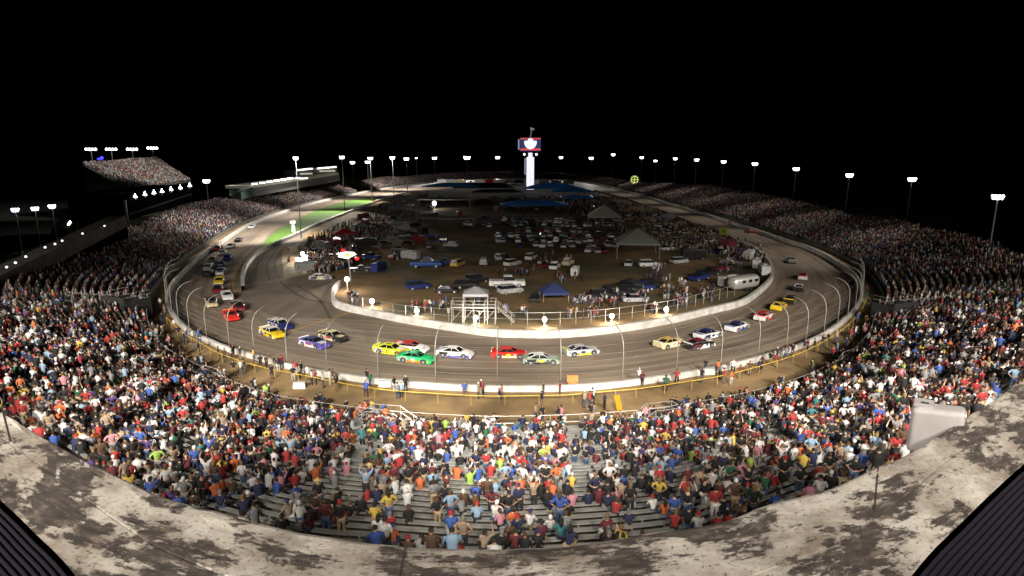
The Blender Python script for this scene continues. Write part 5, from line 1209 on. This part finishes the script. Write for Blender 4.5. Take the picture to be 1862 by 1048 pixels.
# more vehicles in the busy left part of the infield
for k, (x, y) in enumerate([(560, 492), (600, 470), (655, 492), (690, 492), (712, 470), (725, 455), (745, 470), (700, 445), (640, 455), (760, 440), (780, 450), (735, 430), (770, 425), (805, 440)]):
    vehicle(['camper', 'suv', 'pickup'][k % 3], x, y, rng.uniform(0, 3), ['grey', 'silver', 'black', 'navy', 'maroon'][k % 5], '%s %s, %s from the front among dim vehicles left of the dirt' % (['grey', 'silver', 'black', 'navy', 'maroon'][k % 5], ['camper', 'suv', 'pickup'][k % 3], ORD[k + 1]), s=.7)
NM2 = ['grey', 'silver', 'black', 'navy', 'maroon', 'white']
for k, (x, y) in enumerate([(585, 455), (570, 478), (620, 480), (675, 470), (665, 410), (690, 400), (720, 385), (745, 375), (700, 378), (790, 392), (835, 395), (850, 410), (770, 362), (800, 360), (860, 372), (880, 400), (905, 385), (915, 372), (890, 365), (930, 362)]):
    c = NM2[k % 6]; kd = ['camper', 'suv', 'camper', 'pickup'][k % 4]
    vehicle(kd, x, y, rng.uniform(0, 3), c, '%s %s, %s counted from the pit pad among the unlit haulers' % (c, kd, ORD[k + 1]), 'dim vehicles and haulers behind pit road', s=.85)
for k, (x, y) in enumerate([(1230, 440), (1255, 448), (1290, 440), (1320, 452), (1345, 462), (1275, 428), (1245, 425), (1215, 400), (1190, 392), (1225, 420), (1305, 460), (1262, 470), (1235, 478), (1330, 480)]):
    c = NM2[(k * 5 + 1) % 6]; kd = ['suv', 'pickup', 'sedan', 'camper'][k % 4]
    vehicle(kd, x, y, rng.uniform(0, 3), c, '%s %s, %s counted from the parked rows among dim vehicles on the right' % (c, kd, ORD[k + 1]), 'dim vehicles at the right of the infield', s=.85)
for k, (x, y) in enumerate([(572, 462), (592, 488), (612, 448), (628, 468), (640, 430), (650, 476), (668, 448), (680, 420), (700, 412), (716, 398), (730, 418), (742, 392), (756, 412), (770, 398), (662, 398), (784, 432), (820, 448), (742, 445)]):
    c = ['black', 'grey', 'maroon', 'navy', 'silver', 'black'][k % 6]; kd = ['suv', 'pickup', 'camper', 'sedan'][(k * 3) % 4]
    vehicle(kd, x, y, rng.uniform(0, 3), c, '%s %s, %s counted inward through the crowd behind pit road' % (c, kd, ORD[k + 1]), 'dim vehicles among the crowd behind pit road', s=.85)
# silver trailer at the right end of the infield
p = P(1352, 522, .6); tr = empty('silver_trailer', (p[0], p[1], .014), .55, 'rounded silver travel trailer parked by the right end of the infield wall', 'trailer')
mb = MB(); n = 14; rings = []
for x, s_ in ((-3.3, .55), (-3.1, .82), (-2.6, .97), (0, 1), (2.4, .97), (2.9, .8), (3.1, .5)):
    rings.append([(x, 1.15 * s_ * math.copysign(abs(math.cos(a)) ** .6, math.cos(a)), 1.55 + 1.15 * s_ * math.copysign(abs(math.sin(a)) ** .7, math.sin(a))) for a in np.linspace(0, 2 * math.pi, n, endpoint=False)])
V = [q for r_ in rings for q in r_]; mb.add(V, [(i * n + k, (i + 1) * n + k, (i + 1) * n + (k + 1) % n, i * n + (k + 1) % n) for i in range(len(rings) - 1) for k in range(n)] + [tuple(range(n)), tuple(reversed([(len(rings) - 1) * n + k for k in range(n)]))])
mb.build('shell', mat('trailer_aluminium', (.62, .62, .60), .35, .5), tr, True)
mb = MB()
for x in (-1.4, .2, 1.8): mb.box((x, -1.155, 1.8), (.8, .03, .5))
mb.build('window', GLASS, tr)
for x in (-.4, .5): child('wheel', WH, BLACK, tr, (x, -1.0, .34)); child('wheel', WH, BLACK, tr, (x, 1.0, .34))
for k, (x, y, rz) in enumerate([(1375, 486, 1.2), (1388, 498, 1.35), (1362, 470, 1.0), (1330, 520, .5)]): vehicle('camper', x, y, rz, 'white' if k != 3 else 'silver', ['white camper tucked inside the right bend of the infield wall', 'white camper close against the right infield wall', 'white camper at the top of the right infield bend', 'silver tow camper just left of the rounded trailer'][k], s=.75)

# ------------------------------------------------------------------ tents, canopies, platform
def tent(px_, py_, w, d, h, rise, rz, m, label, legs=True, cat='tent', mx=None):
    p = P(px_, py_, 0) if mx is None else mx; r_ = empty('tent', (p[0], p[1], .014), rz, label, cat, 'tents and canopies in the infield'); mb = MB()
    a = [(-w / 2, -d / 2, h), (w / 2, -d / 2, h), (w / 2, d / 2, h), (-w / 2, d / 2, h)]; k = min(w, d) / 2 * .98
    rd = [(-w / 2 + k, 0, h + rise), (w / 2 - k, 0, h + rise)] if w >= d else [(0, -d / 2 + k, h + rise), (0, d / 2 - k, h + rise)]
    lo = [(x, y, z - .35) for x, y, z in a]
    if w >= d: F_ = [(0, 1, 5, 4), (1, 2, 5), (2, 3, 4, 5), (3, 0, 4)]
    else: F_ = [(0, 1, 4), (1, 2, 5, 4), (2, 3, 5), (3, 0, 4, 5)]
    mb.add(a + rd + lo, F_ + [(6, 7, 1, 0), (7, 8, 2, 1), (8, 9, 3, 2), (9, 6, 0, 3)]); mb.build('canopy', m, r_)
    if legs:
        for x in (-1, 1):
            for y in (-1, 1): mb = MB(); mb.cyl((x * (w / 2 - .1), y * (d / 2 - .1), 0), (x * (w / 2 - .1), y * (d / 2 - .1), h), .05, 5); mb.build('leg', STEELD, r_)
    return r_
TW = mat('tent_canvas', (.24, .25, .22), .8); TG = mat('tent_grey', (.30, .30, .32), .7); TB = mat('tent_blue', (.02, .12, .30), .6); TN = mat('tent_navy', (.03, .045, .16), .7)
def lit_canvas(n, c, e): return mat(n, c, .7, emit=e, es=1.0)  # emission puts the blue light into the canvas itself
BGLOW = lit_canvas('blue_lit_canvas', (.02, .07, .15), (.0005, .005, .018)); BGLOW2 = lit_canvas('blue_glow_canvas_dim', (.03, .10, .18), (.001, .006, .014))
tent(1158, 466, 9.5, 11, 3.6, 3.0, -.15, TW, 'large pale peaked tent standing right of the parked car rows')
tent(1098, 410, 11, 12, 3.4, 3.6, -.1, TW, 'smaller grey peaked tent farther back among the parked cars')
tent(1007, 545, 4.2, 4.2, 1.5, 1.3, .1, TN, 'navy blue pop-up canopy at the front of the infield')
tent(1148, 528, 3.2, 3.2, 1.4, .8, .2, mat('tent_dark', (.02, .02, .025), .7), 'black pop-up canopy in the front right line of vehicles')
tent(628, 440, 6, 5, 2.6, 1.0, .4, mat('tent_red', (.42, .02, .02), .7), 'red canopy in the left crowd of the infield')
tent(655, 425, 4, 4, 2.6, .8, .4, TW, 'white canopy corner behind the red one')
tent(808, 378, 24, 7, 4, .8, 0, TW, 'long pale flat-roofed garage awning at the back left of the infield')
tent(766, 396, 9, 6, 3.2, .5, 0, TG, 'grey square awning in front of the left garage awning')
tent(722, 420, 6, 5, 2.6, .4, .1, TW, 'small white box-like awning in the dark left infield')
tent(817, 412, 17, 5, 3.0, .4, -.03, mat('tent_dim', (.22, .21, .22), .8), 'row of dim hauler roofs in front of the long awning')
tent(780, 408, 8, 5, 3.0, .4, -.03, mat('tent_brown', (.20, .10, .05), .8), 'brown hauler roof left of the dim row')
tent(972, 391, 26, 14, 4.5, 1.2, 0, BGLOW, 'faintly glowing blue pavilion roof below the scoring tower')
tent(1005, 357, 34, 20, 5, 3.0, 0, BGLOW, 'blue tarpaulin garage roof right of the scoring tower base')
tent(1040, 360, 24, 18, 4, 2.5, 0, BGLOW2, 'dim blue garage roof beside the blue tarpaulin roof')
tent(822, 352, 36, 24, 5, 2.0, 0, BGLOW2, 'dim teal garage roof at the far left of the infield')
tent(880, 352, 40, 12, 4, 3.0, 0, mat('tent_green_grey', (.12, .15, .13), .8), 'long low grey-green tent behind the left awning')
tent(905, 358, 30, 12, 3, 1.6, .05, TG, 'grey low tent left of the scoring tower')
tent(1050, 372, 16, 10, 3.4, 1.2, .1, BGLOW2, 'small dim blue canopy in front of the garage roofs')
# viewing platform with canopy
p = P(862, 586, 0); pf = empty('viewing_platform', (p[0], p[1], .014), -.03, 'scaffold viewing platform with a grey canopy behind the infield wall', 'platform')
mb = MB()
for x in (-3.0, -1.5, 0, 1.5, 3.0):
    for y in (-.9, .9): mb.cyl((x, y, 0), (x, y, 2.2 + (1.0 if abs(x) == 3.0 else .9)), .04, 5)
for x in (-3.0, -1.5, 0, 1.5):
    mb.cyl((x, -.9, .3), (x + 1.5, -.9, 2.0), .025, 4)
mb.build('scaffold', STEELD, pf)
mb = MB(); mb.box((0, 0, 2.25), (6.2, 2.0, .12)); mb.build('deck', mat('platform_deck', (.36, .33, .28), .8), pf)
mb = MB()
for y in (-.95, .95):
    for z in (2.75, 3.2): mb.cyl((-3.1, y, z), (3.1, y, z), .03, 5)
mb.build('handrail', STEELD, pf)
mb = MB()
for k in range(9): mb.box((3.3 + k * .26, 0, 2.1 - k * .25), (.26, 1.0, .05))
for y in (-.5, .5): mb.cyl((3.2, y, 3.0), (5.6, y, .9), .03, 5); mb.cyl((3.2, y, 2.2), (5.6, y, .1), .04, 5)
mb.build('steps', STEELD, pf)
tent(0, 0, 3.4, 2.8, 4.2, .75, .0, TG, 'pale grey canopy standing over the scaffold viewing platform', mx=(p[0] + .3, p[1] + .1))
for k, x in enumerate((-1.9, -.6, .4, 1.2)): pass
# chain-link fence behind the infield wall
cf = empty('infield_fence', (0, 0, 0), 0, 'low chain-link fence with steel posts just inside the near infield wall', 'fence')
CF_PX = [(660, 572), (720, 585), (800, 593), (905, 600), (1017, 601), (1124, 592), (1220, 577), (1289, 560), (1335, 548)]
cc = resample(catmull([P(x, y - 9, 0)[:2] for x, y in CF_PX], 8), step=2.1)
for z, r_ in ((.9, .018), (1.8, .028)): mb = MB(); mb.tube([(*q, z) for q in cc], r_, 4); mb.build('rail', STEELD, cf)
for q in cc: mb = MB(); mb.cyl((*q, 0), (*q, 1.85), .032, 5); mb.build('post', STEELD, cf)
# balloon lamps
for k, (x, y, by_) in enumerate([(632, 508, 530), (677, 548, 560), (758, 565, 576), (865, 578, 592), (990, 581, 596), (1112, 575, 588), (1211, 563, 574), (551, 462, 470), (557, 468, 478), (790, 370, 380)]):
    b_ = P(x, by_, 0); top = at_y(x, y, b_[1]); sr = 4.4 * b_[1] / 1110 * (.85 if k > 6 else 1)
    r_ = empty('balloon_lamp', (b_[0], b_[1], 0), 0, ['glowing round lamp at the left end of the infield wall', 'glowing round lamp, second from the left behind the infield wall', 'glowing round lamp left of the viewing platform', 'glowing round lamp in front of the viewing platform', 'glowing round lamp behind the middle of the infield wall', 'glowing round lamp behind the wall right of centre', 'glowing oval lamp at the right part of the infield wall', 'upper glowing lamp at the edge of the concrete pit pad', 'lower glowing lamp at the edge of the concrete pit pad', 'glowing lamp on the corner of the long pale awning'][k], 'lamp', 'glowing round lamps in the infield')
    mb = MB(); mb.ball((0, 0, top[2]), sr, 12, 9, 1.1); mb.build('globe', mat('globe_glow', (.9, .9, .9), .5, emit=(1, 1, .97), es=8), r_, True)
    mb = MB(); mb.cyl((0, 0, 0), (0, 0, top[2] - sr), .05, 6)
    for a in (0, 2.1, 4.2): mb.cyl((0, 0, .5), (.5 * math.cos(a), .5 * math.sin(a), 0), .03, 4)
    mb.build('stand', STEELD, r_)
    d = bpy.data.lights.new('lamp_light', 'POINT'); o = bpy.data.objects.new('lamp_light', d); COL.objects.link(o); d.energy = 1100 if k < 7 else 1800; d.color = (1, .93, .82); d.shadow_soft_size = .3; o.location = (b_[0], b_[1] - sr - .5, top[2] + .1)
# lit emblem sign on a pole
b_ = P(638, 512, 0); top = at_y(633, 464, b_[1]); ms = b_[1] * 1.02 / F
sg = empty('pole_sign', (b_[0], b_[1], 0), 0, 'lit white and gold lozenge sign with red lights on a pole over pit exit', 'sign')
mb = MB(); mb.cyl((0, 0, 0), (-.2, 0, top[2]), .14, 8); mb.build('pole', POLE, sg)
sh = [(-17, -3), (-11, 3.5), (-4, 6), (12, 5.5), (17, 1), (8, -3), (2, -7), (-9, -5)]
mb = MB(); n = len(sh); mb.add([(x * ms - .4, -.2, top[2] + y * ms) for x, y in sh] + [(x * ms - .4, .1, top[2] + y * ms) for x, y in sh], [tuple(reversed(range(n))), tuple(range(n, 2 * n))] + [(i, (i + 1) % n, (i + 1) % n + n, i + n) for i in range(n)])
mb.build('panel', mat('sign_white', (.9, .88, .8), .5, emit=(1, .95, .78), es=1.1), sg)
mb = MB(); sh2 = [(-7, -1), (-3, 3), (5, 3.5), (8, 1), (2, -3.5), (-5, -3)]; n = 6; mb.add([(x * ms - .3, -.24, top[2] + y * ms) for x, y in sh2] + [(x * ms - .3, -.21, top[2] + y * ms) for x, y in sh2], [tuple(reversed(range(n))), tuple(range(n, 2 * n))] + [(i, (i + 1) % n, (i + 1) % n + n, i + n) for i in range(n)]); mb.build('gold_centre', mat('sign_gold', (.8, .6, .2), .5, emit=(.95, .68, .22), es=.8), sg)
mb = MB(); mb.ball((-.3, -.26, top[2] + .1), 1.0 * ms, 8, 5); mb.build('dot', BLACK, sg)
for x, y in ((-11, 8), (13, -7)): mb = MB(); mb.ball((x * ms, .2, top[2] + y * ms), 4.2 * ms, 10, 6, .8); mb.build('red_light', mat('sign_red', (.7, .02, .03), .5, emit=(.75, .02, .03), es=1.0), sg)
# white box on the pit wall pole and pad furniture
p = P(548, 420, 0); mb = MB(); mb.box((0, 0, 1.4), (1.0, .8, 2.6), taper=.7); mb.box((0, 0, 3.1), (1.4, 1.2, .8)); simple('control_cabinet', mb, mat('cabinet_white', (.8, .8, .8), .5, emit=(1, 1, 1), es=.25), (p[0] - 1, p[1] - 4, 0), 0, 'bright white control cabinet on the pit wall at the foot of the nearest light pole', 'cabinet')  # cabinet colour carries added glow, though it is no lamp
for k, (x, y) in enumerate([(520, 458), (530, 476), (545, 455)]): p = P(x, y, 0); mb = MB(); mb.box((0, 0, .4), (1.4, .8, .8)); mb.box((0, 0, 1.0), (.9, .5, .4)); simple('equipment_cart', mb, mat('cart_brown', (.20, .12, .07), .7), (p[0], p[1], .02), k, ['brown equipment cart at the upper left of the concrete pad', 'equipment cart in the middle of the concrete pad', 'equipment cart at the upper right of the concrete pad'][k], 'cart')

p = P(1314, 436, 0); gb = empty('lime_board', (p[0], p[1], 0), 0, 'square lime green board standing among the dim vehicles at the right infield', 'board')
mb = MB(); mb.box((0, 0, 2.4), (2.2, .12, 2.0)); mb.build('panel', mat('lime_board_paint', (.35, .45, .04), .6), gb)
mb = MB(); mb.box((0, -.07, 2.4), (.9, .02, .8)); mb.build('centre_patch', mat('lime_board_dark', (.12, .18, .02), .6), gb)
mb = MB(); mb.cyl((-.8, 0, 0), (-.8, 0, 1.5), .06, 5); mb.cyl((.8, 0, 0), (.8, 0, 1.5), .06, 5); mb.build('legs', STEELD, gb)
q = q4(183, 293.5, .231); bl = empty('blue_lamp', q, 0, 'small deep blue lamp glowing on the top row of the tower stand', 'lamp')
mb = MB(); mb.tube([(-1.2, 0, .9), (1.2, 0, 1.2)], .35, 6); mb.ball((.6, 0, 1.4), .6, 8, 5); mb.build('glow_tube', mat('blue_glow', (.05, .05, .6), .5, emit=(.06, .05, 1), es=2.2), bl)
mb = MB(); mb.cyl((0, 0, -.5), (0, 0, 1.0), .12, 5); mb.build('stem', POLE, bl)
# service trucks and ambulances parked along the far end of the infield
for k, (x, c, kd) in enumerate([(806, 'white', 'camper'), (822, 'silver', 'camper'), (838, 'cream', 'camper'), (856, 'white', 'pickup'), (874, 'white', 'camper'), (892, 'red', 'camper'), (908, 'white', 'camper'), (926, 'white', 'camper'), (944, 'silver', 'camper'), (990, 'white', 'camper'), (1012, 'white', 'camper'), (1034, 'cream', 'camper')]):
    vehicle(kd, x, 334.5 if x < 1000 else 336, 0.1 * (k % 3), c, '%s %s, %s from the left along the far end of the infield' % (c, 'service truck' if kd == 'camper' else 'pickup', ORD[k + 1]), 'service trucks along the far turn', s=1.5)
